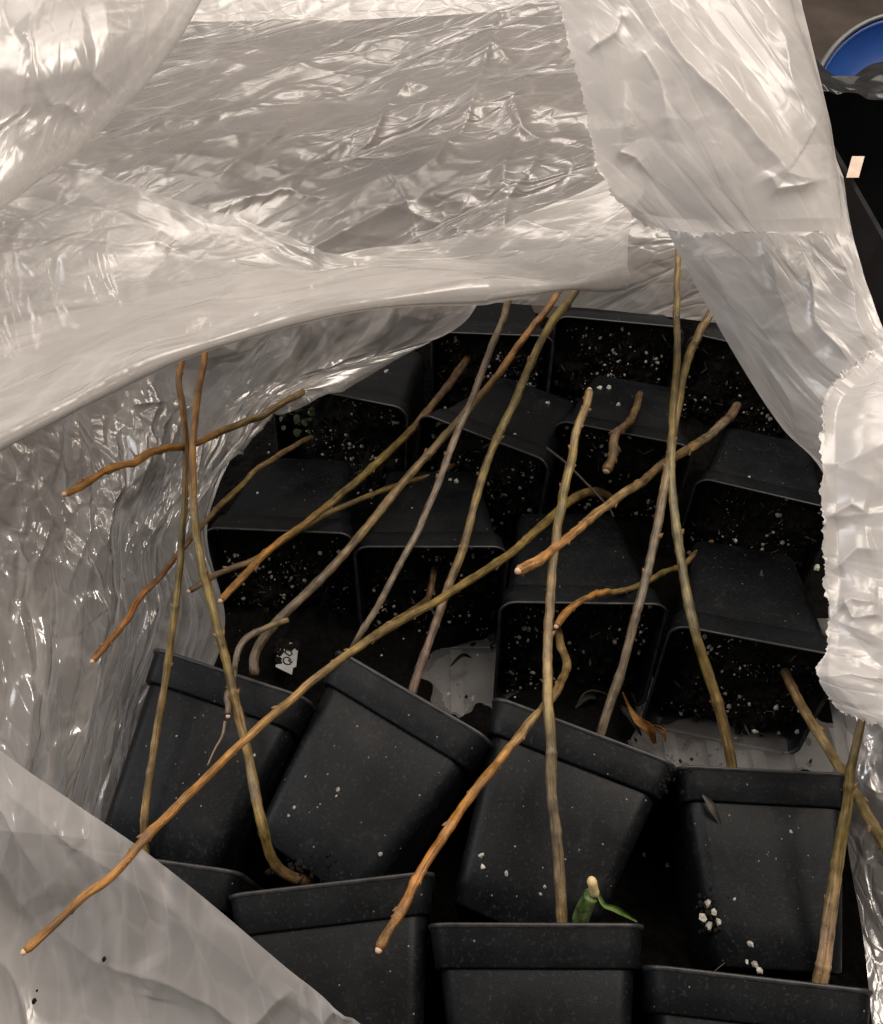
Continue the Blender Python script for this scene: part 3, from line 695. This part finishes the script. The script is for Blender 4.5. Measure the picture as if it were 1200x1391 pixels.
C_OLIVE, C_TAN, C_GREY, C_ORANGE, C_BROWN = (.185, .128, .034), (.225, .148, .060), (.165, .125, .080), (.31, .145, .030), (.10, .060, .032)
def cutting(label, px, d0, d1, w0, w1, cols, seed, buds=(), cut=True, knobbly=.0, nodes=6, tipknob=0.0):
    """px: pixels from root end to tip; depth runs straight from d0 to d1; widths in pixels"""
    rs = np.random.RandomState(seed)
    p = np.array([q[:2] for q in px], float)
    L = np.concatenate([[0], np.cumsum(np.linalg.norm(np.diff(p, axis=0), axis=1))]); tt = L / L[-1]
    known = [(0, 1 / d0)] + [(tt[k], 1 / q[2]) for k, q in enumerate(px) if len(q) > 2] + [(1, 1 / d1)]
    inv = np.interp(tt, [k[0] for k in known], [k[1] for k in known])
    P3 = np.array([Pd(x, y, 1 / iv) for (x, y), iv in zip(p, inv)])
    n = max(60, int(L[-1] / 3))
    # resample by arc length through a spline
    dense = catmull(P3, 900)
    s = np.concatenate([[0], np.cumsum(np.linalg.norm(np.diff(dense, axis=0), axis=1))]); length = s[-1]
    q = np.linspace(0, length, n); C = np.stack([np.interp(q, s, dense[:, k]) for k in range(3)], 1)
    t = q / length
    wob = np.stack([smooth_noise(q / .022, q * 0 + k, seed * 7 + k) for k in range(3)], 1) * .0004 * (1 + 2.5 * knobbly)
    wob = wob + np.stack([facet_noise(q / .016, q * 0 + 3 * k, seed * 5 + k) for k in range(3)], 1) * .0011 * (.45 + knobbly) * np.clip((t - .15) * 1.6, .2, 1)[:, None]
    wob *= np.clip(np.minimum(t, 1 - t) * 12, 0, 1)[:, None]; C = C + wob
    dd = 1 / (1 / d0 + t * (1 / d1 - 1 / d0))
    R = .5 * (w0 + t * (w1 - w0)) * dd / FPX
    nodes_t = np.sort(rs.uniform(.08, .98, nodes))
    bump = np.zeros(n)
    for nt_ in nodes_t: bump += np.exp(-(np.where(t < nt_, 1.0, 2.2) * (t - nt_) * length / .0022) ** 2)
    R = R * .75 * (1 + .13 * np.clip(bump, 0, 1) + .05 * smooth_noise(q / .011, q * 0, seed) + .07 * smooth_noise(q / .0035, q * 0 + 6, seed) + knobbly * .3 * np.clip(smooth_noise(q / .007, q * 0 + 2, seed + 5), 0, 1) * np.clip((t - .55) / .3, 0, 1))
    R[-1] *= .72; R[0] *= .8
    ns = 12
    ang = np.arange(ns)
    RR = R[:, None] * (1 + .06 * smooth_noise(np.repeat(q[:, None] / .012, ns, 1), np.cos(ang * 2 * np.pi / ns)[None] * 1.5 + 4 + 0 * q[:, None], seed + 9))
    V, F, T = tube(C, list(RR), ns)
    root = empty('cutting', tuple(C[0])); tag(root, label, 'cutting')
    me = mesh('stem', V, F, M['bark'])
    cc = np.array([[*c] for c in cols]); ct = np.linspace(0, 1, len(cc))
    tj = np.clip(t + .06 * smooth_noise(q / .03, q * 0, seed + 3), 0, 1)
    col = np.stack([np.interp(tj, ct, cc[:, k]) for k in range(3)], 1)
    col *= (1 - .2 * np.clip(bump, 0, 1))[:, None] * (1 + .18 * smooth_noise(q / .014, q * 0, seed + 4))[:, None]
    colv = np.repeat(np.concatenate([col, np.ones((n, 1))], 1), ns, 0)
    a = me.attributes.new('bark', 'FLOAT_COLOR', 'POINT'); a.data.foreach_set('color', colv.reshape(-1).astype(np.float32))
    al = np.zeros((n, ns, 3)); al[..., 0] = .004 * np.cos(ang * 2 * np.pi / ns); al[..., 1] = .004 * np.sin(ang * 2 * np.pi / ns)
    al[..., 2] = q[:, None] + seed; al = al.reshape(-1, 3)
    b = me.attributes.new('along', 'FLOAT_VECTOR', 'POINT'); b.data.foreach_set('vector', al.reshape(-1).astype(np.float32))
    at_parent(obj('stem', me), root)
    buds = list(buds) + [(float(x_), (-1) ** k_) for k_, x_ in enumerate(nodes_t) if x_ > .3]
    for bt in buds:
        side = 1
        if isinstance(bt, tuple): bt, side = bt
        k = min(n - 2, int(bt * (n - 1)))
        ax = T[k] / np.linalg.norm(T[k]); view = CAM - C[k]; view /= np.linalg.norm(view)
        out = np.cross(view, ax) * side + view * .45 * rs.uniform(-1, 1.2); out -= ax * (out @ ax); out /= np.linalg.norm(out)
        Zb = ax * .9 + out * .35; Zb /= np.linalg.norm(Zb); Xb = np.cross(out, Zb); Xb /= np.linalg.norm(Xb); Yb = np.cross(Zb, Xb)
        sz = R[k] * rs.uniform(.9, 1.5); pos = C[k] + out * R[k] * .55
        o = obj('bud', BUD)
        m4 = Matrix(((Xb[0], Yb[0], Zb[0], pos[0]), (Xb[1], Yb[1], Zb[1], pos[1]), (Xb[2], Yb[2], Zb[2], pos[2]), (0, 0, 0, 1))) @ Matrix.Scale(sz, 4)
        o.parent = root; o.matrix_parent_inverse = Matrix.Translation(-root.location); o.matrix_basis = m4
    if cut:
        ax = T[-1]; e0 = C[-1] - ax * .0006
        v, f, _ = tube([e0, e0 + ax * .0012, e0 + ax * .0020], [R[-1] * 1.0, R[-1] * .92, R[-1] * .55], 10)
        at_parent(obj('cut_end', mesh('cut_end', v, f, M['cut'])), root)
    return root

cutting('upright cutting rising from the flap-covered pot, its orange top under the folded film', [(199, 1180), (197, 1110), (214, 985), (234, 855), (246, 745), (252, 630), (249, 560), (244, 515), (248, 486), (249, 440)], .430, .475, 14, 11, [C_TAN, C_TAN, C_OLIVE, C_OLIVE, C_ORANGE, C_ORANGE], 1, buds=(.72, (.9, -1)))
cutting('cutting bent like a hook at its base, leaning up against the crumpled film wall', [(432, 1196), (395, 1192, .425), (370, 1168, .418), (355, 1110, .415), (338, 1030, .425), (316, 935), (291, 830), (267, 735), (262, 650), (264, 580), (270, 535), (277, 490), (280, 440)], .440, .465, 19, 12, [C_BROWN, C_OLIVE, C_TAN, C_OLIVE, C_OLIVE, C_ORANGE, C_ORANGE], 2, buds=((.75, -1), .88))
cutting('longest olive cutting crossing the whole bag, its orange tip over the corner flap', [(838, 682), (810, 668), (775, 680), (738, 712), (680, 762), (600, 812), (535, 850), (465, 895), (395, 950), (325, 1012), (262, 1074), (198, 1138, .318), (150, 1192, .308), (110, 1222), (72, 1258), (34, 1292)], .60, .29, 17, 17, [C_BROWN, C_OLIVE, C_OLIVE, C_OLIVE, C_TAN, C_ORANGE, C_ORANGE], 3, buds=(.42, (.63, -1), .78, (.90, -1), .96), nodes=8)
cutting('short brown stub lying along the longest olive cutting', [(590, 772), (586, 798), (578, 818), (540, 842), (500, 868), (462, 896)], .545, .42, 12, 13, [C_BROWN, C_BROWN, C_OLIVE, C_OLIVE], 4, cut=False, nodes=3)
cutting('cutting running from a tapered brown base in the back row to a short orange tip', [(636, 486), (612, 520), (566, 577), (520, 622), (470, 665), (420, 706), (372, 742), (335, 778), (300, 816)], .675, .455, 15, 14, [C_BROWN, C_BROWN, C_OLIVE, C_OLIVE, C_OLIVE, C_ORANGE, C_ORANGE], 5, buds=(.9,), nodes=5)
cutting('slender cutting merging beside the short-orange-tip one, ending near the crumpled film wall', [(628, 626), (590, 645), (545, 658), (495, 676), (440, 700), (400, 724), (350, 757), (295, 780), (257, 803)], .62, .475, 9, 12, [C_BROWN, C_OLIVE, C_OLIVE, C_TAN, C_TAN, C_BROWN], 6, buds=((.93, -1),))
cutting('thin arched cutting crossing the crumpled film wall low down, dark reddish tip', [(424, 594), (400, 604), (368, 625), (330, 658), (283, 706), (240, 758), (200, 802), (162, 852), (126, 898)], .61, .415, 10, 12, [C_TAN, C_TAN, C_OLIVE, C_BROWN, (.25, .10, .025), (.28, .12, .03)], 7, buds=(.8, (.88, -1), .95), knobbly=.5)
cutting('cutting crossing both uprights, knobbly orange end resting on the crumpled film wall', [(436, 514), (408, 532, .568), (350, 566), (300, 590), (250, 606), (195, 621), (165, 632), (130, 650), (88, 671)], .61, .395, 13, 14, [C_TAN, C_TAN, C_TAN, C_OLIVE, C_ORANGE, C_ORANGE, C_ORANGE], 8, buds=(.74, (.8, -1), .88, (.94, -1)), knobbly=1.0)
cutting('cutting rising from the tag pot, curved base and orange-brown top at the fold', [(346, 918), (347, 888), (372, 850), (440, 782), (500, 713), (560, 642), (620, 575), (680, 505), (712, 458), (740, 425), (762, 392)], .490, .60, 17, 12, [C_BROWN, C_GREY, C_TAN, C_TAN, C_OLIVE, C_ORANGE, (.27, .135, .045)], 9, buds=((.8, -1), .9))
cutting('short forked twig end peeling at its tip above the tag pot rim', [(392, 842), (362, 856), (334, 872), (318, 898), (312, 935), (310, 972)], .465, .425, 12, 11, [C_TAN, C_GREY, C_GREY, C_BROWN], 10, knobbly=.9, buds=(.82,))
cutting('pale greyish cutting with a smooth curve, base behind the longest cutting', [(466, 905), (490, 860, .482), (512, 825), (546, 762, .495), (582, 690), (612, 612, .53), (640, 545), (665, 480), (683, 435), (697, 385)], .49, .58, 12, 13, [C_GREY, C_GREY, (.24, .18, .13), C_GREY, C_TAN], 11, buds=(.86,))
cutting('green-gold cutting with purplish base rising from the steeply turned pot', [(556, 955), (566, 920), (585, 865), (607, 805), (630, 740), (645, 682), (668, 612), (700, 545), (728, 478), (745, 445), (768, 415), (798, 370)], .490, .57, 16, 14, [(.19, .125, .095), (.2, .135, .09), C_OLIVE, (.24, .18, .055), (.24, .18, .055), C_OLIVE], 12, buds=((.83, -1),))
cutting('thick upright cutting with pale cut top and side buds, from the green-shoot pot', [(765, 1284), (761, 1220, .400), (754, 1110, .405), (748, 1000, .415), (745, 880), (750, 790), (760, 700), (768, 650), (782, 590), (795, 555), (801, 530)], .398, .50, 21, 14, [C_TAN, C_GREY, C_OLIVE, C_TAN, C_OLIVE, C_OLIVE, C_TAN], 13, buds=(.86, (.91, -1), .92, .98), knobbly=.4)
cutting('cutting with snaky base and bright orange end hanging over the dusty pot', [(752, 838), (760, 868), (771, 902, .475), (760, 932, .445), (735, 965, .425), (688, 1022, .405), (640, 1085, .385), (592, 1150), (555, 1215), (535, 1252), (515, 1290)], .535, .335, 15, 18, [C_BROWN, C_TAN, C_TAN, C_TAN, C_ORANGE, (.38, .15, .025), C_ORANGE], 14, buds=(.62, (.7, -1), .88, (.95, -1)), knobbly=.5)
cutting('grey-streaked cutting from the dry-leaf pot crossing over to the milky sloping film', [(811, 1012), (820, 985), (841, 920), (866, 830, .480), (890, 730, .495), (906, 645), (918, 575), (930, 510), (947, 460), (962, 432), (980, 400)], .475, .56, 17, 14, [C_GREY, C_GREY, C_GREY, C_TAN, C_OLIVE, C_TAN], 15, buds=(.66, (.9, -1)))
cutting('straight olive cutting from the perlite-cluster pot reaching up behind the torn flap', [(997, 1055), (991, 1020), (975, 955), (946, 865, .472), (926, 770, .488), (915, 680), (912, 600), (918, 520), (920, 470), (921, 400), (922, 330)], .470, .57, 19, 11, [C_TAN, C_OLIVE, (.17, .14, .06), C_OLIVE, C_OLIVE, (.24, .17, .05)], 16, buds=((.78, -1),))
cutting('thick tan cutting with pinkish-orange end lying across the thick upright one', [(1002, 550), (992, 566), (970, 588), (920, 620), (860, 660), (800, 704), (765, 735), (738, 757), (704, 776)], .655, .43, 17, 17, [C_BROWN, C_GREY, C_TAN, C_TAN, C_TAN, (.40, .20, .07), (.42, .21, .07)], 17, buds=(.85, (.93, -1), .97), knobbly=.7)
cutting('short crooked brown twig standing alone with a pale bud end', [(870, 534), (862, 560, .597), (848, 582, .572), (834, 598), (834, 618), (824, 640)], .63, .558, 12, 15, [C_BROWN, C_TAN, (.28, .16, .08), C_TAN], 18, buds=(.7, (.8, -1), .9), knobbly=1.0)
cutting('wavy thin cutting with orange tip touching the foot of the thick upright one', [(968, 735), (945, 755), (910, 775), (862, 800), (830, 808), (800, 812), (775, 828), (756, 851)], .57, .455, 9, 13, [C_TAN, C_TAN, C_OLIVE, C_TAN, C_ORANGE, C_ORANGE], 19, buds=(.6, (.75, -1), .9), knobbly=.9)
cutting('thick cutting coming out of soil and leaning down past the perlite-cluster pot rim', [(1066, 910), (1080, 940), (1105, 985), (1140, 1040), (1170, 1092), (1220, 1180)], .50, .40, 17, 20, [C_BROWN, C_TAN, C_OLIVE, C_OLIVE], 20, buds=(.35,))
cutting('stout split-barked cutting standing beside the perlite-cluster pot', [(1110, 1362), (1116, 1325), (1128, 1245), (1142, 1150), (1155, 1065), (1166, 1010), (1176, 960)], .400, .405, 27, 14, [C_TAN, (.27, .18, .11), C_OLIVE, C_OLIVE, C_TAN], 21, nodes=4)

# ------------------------------------------------------------------ small things
def strand(name, px, d0, d1, w, mat, label, cat, group=None, ns=6):
    p = np.array(px, float); n = len(p)
    P3 = catmull(np.array([Pd(x, y, d0 + (d1 - d0) * k / (n - 1)) for k, (x, y) in enumerate(p)]), n * 8)
    t = np.linspace(0, 1, len(P3))
    v, f, _ = tube(P3, list(.5 * w * d0 / FPX * (1 - .5 * t)), ns)
    return tag(obj(name, mesh(name, v, f, M[mat])), label, cat, group)
strand('root_hair', [(306, 980), (302, 1000), (292, 1018), (282, 1040)], .428, .43, 4, 'root', 'thin reddish root dangling below the forked twig end', 'root')
strand('root_hair', [(742, 608), (770, 630), (800, 660), (826, 688), (834, 702)], .56, .55, 4, 'dark_root', 'thin dark root slanting across the middle pots', 'root')
strand('root_hair', [(893, 992), (915, 1003), (935, 1020), (952, 1018), (960, 1005)], .55, .55, 2.4, 'root', 'fine pale looped root beside the dry curled leaf', 'root')
strand('thread', [(918, 1400), (940, 1360), (960, 1330), (985, 1308)], .385, .40, 2.2, 'dark_root', 'fine dark thread lying over the rim below the perlite cluster', 'thread')

# dry curled leaf
def ribbon(name, centre, widths, curl, mat, ups=None):
    C = catmull(np.array(centre), 30); W = np.interp(np.linspace(0, 1, 30), np.linspace(0, 1, len(widths)), widths)
    T = np.gradient(C, axis=0); T /= np.linalg.norm(T, axis=1, keepdims=True)
    rows = []
    for k in range(30):
        view = CAM - C[k]; view /= np.linalg.norm(view)
        s = np.cross(T[k], view); s /= np.linalg.norm(s); nn = np.cross(s, T[k])
        rows.append([C[k] + s * W[k] * math.sin(a * curl) / curl + nn * W[k] * (1 - math.cos(a * curl)) / curl * 1.0 for a in np.linspace(-1, 1, 9)])
    return grid_mesh(name, np.array(rows), mat)
leaf = obj('dry_leaf', ribbon('dry_leaf', [Pd(846, 940, .53), Pd(856, 962, .53), Pd(868, 980, .525), Pd(882, 990, .525), Pd(890, 1010, .53)], [.0008, .002, .0052, .006, .002], 2.0, M['dry']))
tag(leaf, 'orange-brown curled dry leaf on the tray between pots', 'leaf')
for c, lab in ((((1035, 775), (1033, 800), (1040, 832)), 'dark pointed bud scale lying on a pot side'), (((955, 1080), (968, 1096), (980, 1122)), 'grey withered scrap stuck to the perlite-cluster pot')):
    d_ = .535 if c[0][0] == 1035 else .434
    o = obj('plant_scrap', ribbon('plant_scrap', [Pd(*c[0], d_), Pd(*c[1], d_ - .004), Pd(*c[2], d_ - .003)], [.0006, .0028, .0006], 1.3, M['dark_root']))
    tag(o, lab, 'scrap')

for c, wd, mt, lab in ((((782, 962), (800, 945), (824, 950), (830, 968)), .008, 'dark_root', 'dark crumpled leaf clump in front of the middle soil'), (((842, 958), (858, 975), (872, 1000)), .005, 'dark_root', 'grey-brown leaf scrap under the dry curled leaf'),
                   (((880, 985), (900, 992), (905, 1008)), .0035, 'dry', 'small tan leaf shred beside the dry curled leaf'), (((612, 905), (628, 890), (640, 893)), .003, 'leaflet', 'small pale green scrap on the grey tray patch')):
    o = obj('leaf_litter', ribbon('leaf_litter', [Pz(x, y, .014 + .004 * (k % 2)) for k, (x, y) in enumerate(c)], [.001, wd, wd * .9, .001], 2.4, M[mt])); tag(o, lab, 'leaf litter')
# green shoot behind the near pot
sh = empty('green_shoot', tuple(Pd(790, 1262, .415))); tag(sh, 'broken green shoot with yellow tip behind a dusty pot rim', 'shoot')
v, f, _ = tube(catmull(np.array([Pd(780, 1275, .417), Pd(792, 1240, .408), Pd(804, 1216, .402)]), 20), list(np.linspace(.0042, .0036, 20)), 12)
at_parent(obj('stalk', mesh('stalk', v, f, M['green_stem'])), sh)
v, f, _ = tube(catmull(np.array([Pd(809, 1216, .401), Pd(806, 1204, .398), Pd(803, 1192, .396)]), 14), list(np.array([.0018, .0020, .0022, .0022, .0021, .0021, .0021, .0022, .0022, .0023, .0023, .0021, .0016, .0007])), 10)
at_parent(obj('tip', mesh('tip', v, f, M['yellow_tip'])), sh)
at_parent(obj('leaf', ribbon('leaf', [Pd(810, 1206, .401), Pd(820, 1228, .40), Pd(838, 1236, .402), Pd(866, 1252, .408)], [.0012, .0017, .0023, .0006], 1.6, M['green'])), sh)

# tiny green plant in the soil of the back left pot
pl = empty('seedling', tuple(Pd(400, 565, .60))); tag(pl, 'tiny round-leaved green seedling in the pot soil by the film', 'seedling')
rs = np.random.RandomState(8)
lv, lf = [(0, 0, 0)], []
for j in range(9):
    a = 2 * math.pi * j / 9; lv.append((math.cos(a), math.sin(a), .25 * math.cos(2 * a)))
lf = [(0, j + 1, (j + 1) % 9 + 1) for j in range(9)]
LEAF = mesh('leaflet', lv, lf, M['leaflet'])
for k in range(40):
    x, y = 402 + rs.normal(0, 14), 558 + rs.normal(0, 12)
    p = Pd(x, y, .592 + rs.uniform(-.006, .004))
    o = obj('leaflet', LEAF); o.parent = pl; o.matrix_parent_inverse = Matrix.Translation(-pl.location)
    o.matrix_basis = Matrix.Translation(p) @ Matrix.Rotation(rs.uniform(0, 6), 4, 'Z') @ Matrix.Rotation(rs.uniform(.3, 1.3), 4, 'X') @ Matrix.Scale(rs.uniform(.0014, .0030), 4)

# plant tag with handwriting
tg = empty('plant_label', tuple(Pd(390, 895, .55))); tag(tg, 'white plastic plant label with black handwriting, half buried in soil', 'label')
def tagpt(a, b, lift=0):   # a across 0..1, b down 0..1
    q = (1 - a) * (1 - b) * Pd(379, 870, .560) + a * (1 - b) * Pd(406, 875, .560) + (1 - a) * b * Pd(374, 910, .542) + a * b * Pd(401, 918, .542)
    view = CAM - q; return q + view / np.linalg.norm(view) * lift
cor = [tagpt(0, 0), tagpt(1, 0), tagpt(1, .72), tagpt(.86, .78), tagpt(.84, 1), tagpt(0, .9)]
cor2 = [c + (CAM - c) / np.linalg.norm(CAM - c) * .0008 for c in cor]
nC = len(cor)
at_parent(obj('card', mesh('card', cor + cor2, [tuple(reversed(range(nC))), tuple(range(nC, 2 * nC))] + [(i, (i + 1) % nC, (i + 1) % nC + nC, i + nC) for i in range(nC)], M['tag'], False)), tg)
def stroke(pts):
    P3 = catmull(np.array([tagpt(a, b, .0011) for a, b in pts]), 40)
    v, f, _ = tube(P3, [.00052] * 40, 6); at_parent(obj('handwriting', mesh('handwriting', v, f, M['ink'])), tg)
stroke([(.72, .56), (.55, .50), (.38, .54), (.34, .64), (.46, .72), (.66, .70), (.74, .62)])       # Q bowl
stroke([(.58, .58), (.70, .62), (.80, .60)])                                                       # Q tail
stroke([(.66, .44), (.48, .40), (.38, .34), (.46, .27), (.64, .28), (.72, .36), (.62, .43)])       # o
stroke([(.36, .22), (.55, .20), (.74, .24)])                                                       # stroke half under soil

tsp = []; rs = np.random.RandomState(5)
for k in range(34):
    a_, b_ = (rs.uniform(-.08, .22), rs.uniform(0, .75)) if k < 20 else (rs.uniform(0, 1.05), rs.uniform(-.02, .2))
    tsp.append((tuple(tagpt(a_, b_, .0012)), rs.uniform(.0012, .0032), (1, .8, .7)))
tag(obj('soil_on_label', blobs('soil_on_label', tsp, M['soil'])), 'black soil crumbs stuck over the plant label', 'soil', kind='stuff')
# crumbs: loose perlite on pots and tray, soil spilled on the tray
sp = []; rs = np.random.RandomState(77)
def on_pot(x, y, key):
    root, Mx, s, sgn = POTS[key]
    # intersect the pixel ray with the pot's upper side plane
    import mathutils
    q0 = Mx @ Vector((0, sgn * .0312, .0012)); q1 = Mx @ Vector((0, sgn * .0411, .0745)); q2 = Mx @ Vector((.03, sgn * .0411, .0745))
    nn = (q1 - q0).cross(q2 - q0); r = Vector(ray(x, y)); t = (q0 - Vector(CAM)).dot(nn) / r.dot(nn)
    return np.array(Vector(CAM) + r * t)
spots = [(459, 1073, 'F1b', 7), (457, 1082, 'F1b', 4), (517, 1160, 'F1b', 6), (415, 1055, 'F1b', 3), (400, 1097, 'F1b', 5), (392, 1108, 'F1b', 4), (654, 1162, 'F1c', 8), (656, 1178, 'F1c', 7), (688, 1187, 'F1c', 7), (700, 1150, 'F1c', 3), (740, 1205, 'F1c', 5), (735, 1215, 'F1c', 4),
         (962, 1228, 'F1d', 9), (970, 1240, 'F1d', 10), (955, 1248, 'F1d', 10), (976, 1252, 'F1d', 9), (964, 1258, 'F1d', 9), (1019, 1282, 'F1d', 8), (1025, 1310, 'F1d', 8), (1032, 1318, 'F1d', 8), (1015, 1307, 'F1d', 5), (1075, 1130, 'F1d', 4), (998, 1222, 'F1d', 5),
         (346, 1026, 'F1a', 4), (240, 1000, 'F1a', 3), (450, 690, 'A1', 4), (350, 670, 'A1', 4), (520, 690, 'A2', 4), (620, 655, 'A2', 8), (612, 652, 'A2', 6), (560, 690, 'A2', 3), (770, 735, 'A3', 5), (1010, 860, 'A4', 6), (1110, 770, 'A4', 8), (1000, 735, 'A4', 5), (525, 505, 'B1', 7), (745, 548, 'B2', 6), (700, 590, 'B2', 4), (815, 527, 'B3', 8), (828, 527, 'B3', 8), (1018, 648, 'B4', 4), (840, 550, 'B3', 6)]
for x, y, k, wpx in spots:
    p = on_pot(x, y, k); sp.append((tuple(p), wpx * .62 * np.linalg.norm(p - CAM) / FPX, (1, .85, .7)))
for k in range(110):
    key = list(POTS)[rs.randint(len(POTS))]; root, Mx, s, sgn = POTS[key]
    h = rs.uniform(.004, .07); x = rs.uniform(-1, 1) * (.0312 + h * .13) * .85
    p = Mx @ Vector((x, sgn * (.0312 + (h - .0012) * .135), h)); sp.append((tuple(p), rs.uniform(.00012, .00042), (1, .8, .7)))
for k in range(420):
    x, y = rs.uniform(-.17, .25), rs.uniform(.16, .52)
    if smooth_noise(np.array(x / .02), np.array(y / .02), 14) < 0: continue
    sp.append(((x, y, .016 + rs.uniform(0, .003)), .0003 + .0017 * rs.uniform() ** 3, (1, .8, .7)))
for k in range(70):
    x, y = rs.uniform(430, 1130), rs.uniform(890, 1060); p = Pz(x, y, .001); sp.append((tuple(p), .0005 + .0016 * rs.uniform() ** 2, (1, .8, .7)))
tag(obj('loose_perlite', blobs('loose_perlite', sp, M['perlite'])), 'loose white perlite crumbs scattered over pots and tray', 'perlite', kind='stuff')
sp = []
for k in range(900):
    x, y = rs.uniform(-.17, .24), rs.uniform(.12, .34)
    if smooth_noise(np.array(x / .03), np.array(y / .03), 4) < -.15: continue
    sp.append(((x, y, .001), .0008 + .003 * rs.uniform() ** 3, (1, .8, .6)))
for k in range(60):
    p = on_pot(900 + rs.normal(0, 14), 1052 + rs.normal(0, 10), 'F1c'); sp.append((tuple(p), rs.uniform(.0006, .0014), (1, .8, .7)))
for k in range(40):
    p = on_pot(415 + rs.normal(0, 26), 1180 + rs.normal(0, 10), 'F1b'); sp.append((tuple(p), rs.uniform(.0006, .0020), (1, .8, .7)))
for k in range(50):
    p = on_pot(965 + rs.normal(0, 8), 1245 + rs.normal(0, 14), 'F1d'); sp.append((tuple(p), rs.uniform(.0006, .0014), (1, .8, .7)))
gx, gy = np.meshgrid(np.linspace(-.24, .30, 300), np.linspace(.0, .64, 330))
gz = .014 + .004 * smooth_noise(gx / .02, gy / .02, 301) + .003 * smooth_noise(gx / .007, gy / .007, 302) + .0016 * smooth_noise(gx / .003, gy / .003, 303)
for (wx, wy, rx, ry) in [(*Pz(640, 918, 0)[:2], .036, .026), (*Pz(960, 1010, 0)[:2], .042, .022), (*Pz(1080, 1020, 0)[:2], .045, .020), (*Pz(870, 930, 0)[:2], .010, .04)]:
    gz -= .030 * np.clip(1.35 - np.sqrt(((gx - wx) / rx) ** 2 + ((gy - wy) / ry) ** 2) + .35 * smooth_noise(gx / .012, gy / .012, 305), 0, 1)
tag(obj('soil_layer', grid_mesh('soil_layer', np.stack([gx, gy, gz], -1), M['soil_dark'])), 'dark soil fallen between the pots on the tray', 'soil', kind='stuff')
fx, fy = np.meshgrid(np.linspace(-.2, .27, 200), np.linspace(.02, .62, 220))
fz = .0025 + layered(fx, fy, [('f', .05, .002, 20, 2), ('f', .02, .0008, 70, 2)], 401)
at_parent(obj('floor_panel', grid_mesh('floor_panel', np.stack([fx, fy, np.maximum(fz, .0008)], -1), M['film_floor'])), BAG)
tag(obj('spilled_soil', blobs('spilled_soil', sp, M['soil'])), 'black soil crumbs spilled on the tray and pots', 'soil', kind='stuff')
# specks on the corner flap
for (x, y, wpx, sl) in ((141, 1303, 9, 'lone dark speck on the smooth corner flap near the long orange tip'), (46, 1360, 10, 'larger of two neighbouring soil specks on the corner flap'), (50, 1346, 5, 'tiny speck right beside the larger one on the corner flap')):
    o = obj('soil_speck', blobs('soil_speck', [(tuple(Pd(x, y, .336)), wpx * .5 * .336 / FPX, (1, .8, .6))], M['soil'])); tag(o, sl, 'speck', 'soil specks on the corner flap')

# ------------------------------------------------------------------ things beyond the bag, upper right
bx = empty('black_tub', (.62, .66, -.02)); tag(bx, 'glossy black plastic tub beyond the bag, small pale sticker on it', 'tub')
def rbox(x0, x1, y0, y1, z0, z1, wall):
    V, F = join([box(x0, x0 + wall, y0, y1, z0, z1), box(x1 - wall, x1, y0, y1, z0, z1), box(x0 + wall, x1 - wall, y0, y0 + wall, z0, z1), box(x0 + wall, x1 - wall, y1 - wall, y1, z0, z1), box(x0 + wall, x1 - wall, y0 + wall, y1 - wall, z0, z0 + .004)])
    return V, F
pc = Pz(1120, 118, .13)
X0, Y1 = .33, float(pc[1])
v, f = rbox(X0, X0 + .5, .40, Y1, -.02, .13, .004); at_parent(obj('shell', mesh('tub_shell', v, f, M['tote'], False)), bx)
for q in ((X0 - .008, X0 + .508, Y1 - .003, Y1 + .014), (X0 - .008, X0 + .508, .388, .403)):
    v, f = box(*q, .118, .134); at_parent(obj('rim', mesh('tub_rim', v, f, M['tote_rim'], False)), bx)
dl = float(pc[1] * math.cos(PITCH) + (H - .13) * math.sin(PITCH))
M['liner'] = pbr('liner', (.008, .008, .008), (.02, .02, .02), 40, rough=.22, r2=.4)
sheet('liner', [[(1040, 70, dl + .03), (1100, 70, dl + .02), (1150, 98, dl + .02), (1200, 84, dl + .02), (1300, 92, dl + .02)],
  [(1040, 95, dl - .01), (1100, 98, dl - .012), (1150, 118, dl - .015), (1200, 112, dl - .015), (1300, 130, dl - .015)],
  [(1040, 122, dl - .02), (1100, 126, dl - .022), (1150, 134, dl - .022), (1200, 138, dl - .022), (1300, 150, dl - .022)]],
  140, 60, [('f', .03, .008, 0, 1.6), ('f', .014, .003, 20, 1.6)], 501, 'liner', parent=bx)
lp = Pz(1162, 224, .0)
st = obj('sticker', mesh('sticker', [Pd(1150, 241, .70), Pd(1167, 241, .70), Pd(1175, 212, .72), Pd(1158, 212, .72)], [(0, 1, 2, 3)], M['paper'], False)); at_parent(st, bx)
c = Pd(1208, 138, .98)
lid = empty('round_lid', tuple(c)); tag(lid, 'round blue lid with pale grey rim beyond the black tub', 'lid')
def disc(rings):
    V, F = [], []; n = 64
    for r_, z in rings:
        V += [(r_ * math.cos(2 * math.pi * j / n), r_ * math.sin(2 * math.pi * j / n), z) for j in range(n)]
    for k in range(len(rings) - 1):
        for j in range(n): F.append((k * n + j, k * n + (j + 1) % n, (k + 1) * n + (j + 1) % n, (k + 1) * n + j))
    return V, F + [tuple(range((len(rings) - 1) * n, len(rings) * n))]
Rl = .088
lid.rotation_euler = (math.radians(52), 0, math.radians(-8))
v, f = disc([(Rl * .93, .0), (Rl * .93, .012), (Rl * .9, .008), (Rl * .5, .006), (.002, .006)]); obj('plate', mesh('plate', v, f, M['blue']), lid)
v, f = disc([(Rl, -.005), (Rl * 1.01, .008), (Rl * .99, .014), (Rl * .965, .014), (Rl * .95, .011), (Rl * .94, -.004)]); obj('rim', mesh('lid_rim', v, f[:-1], M['lid_rim']), lid)
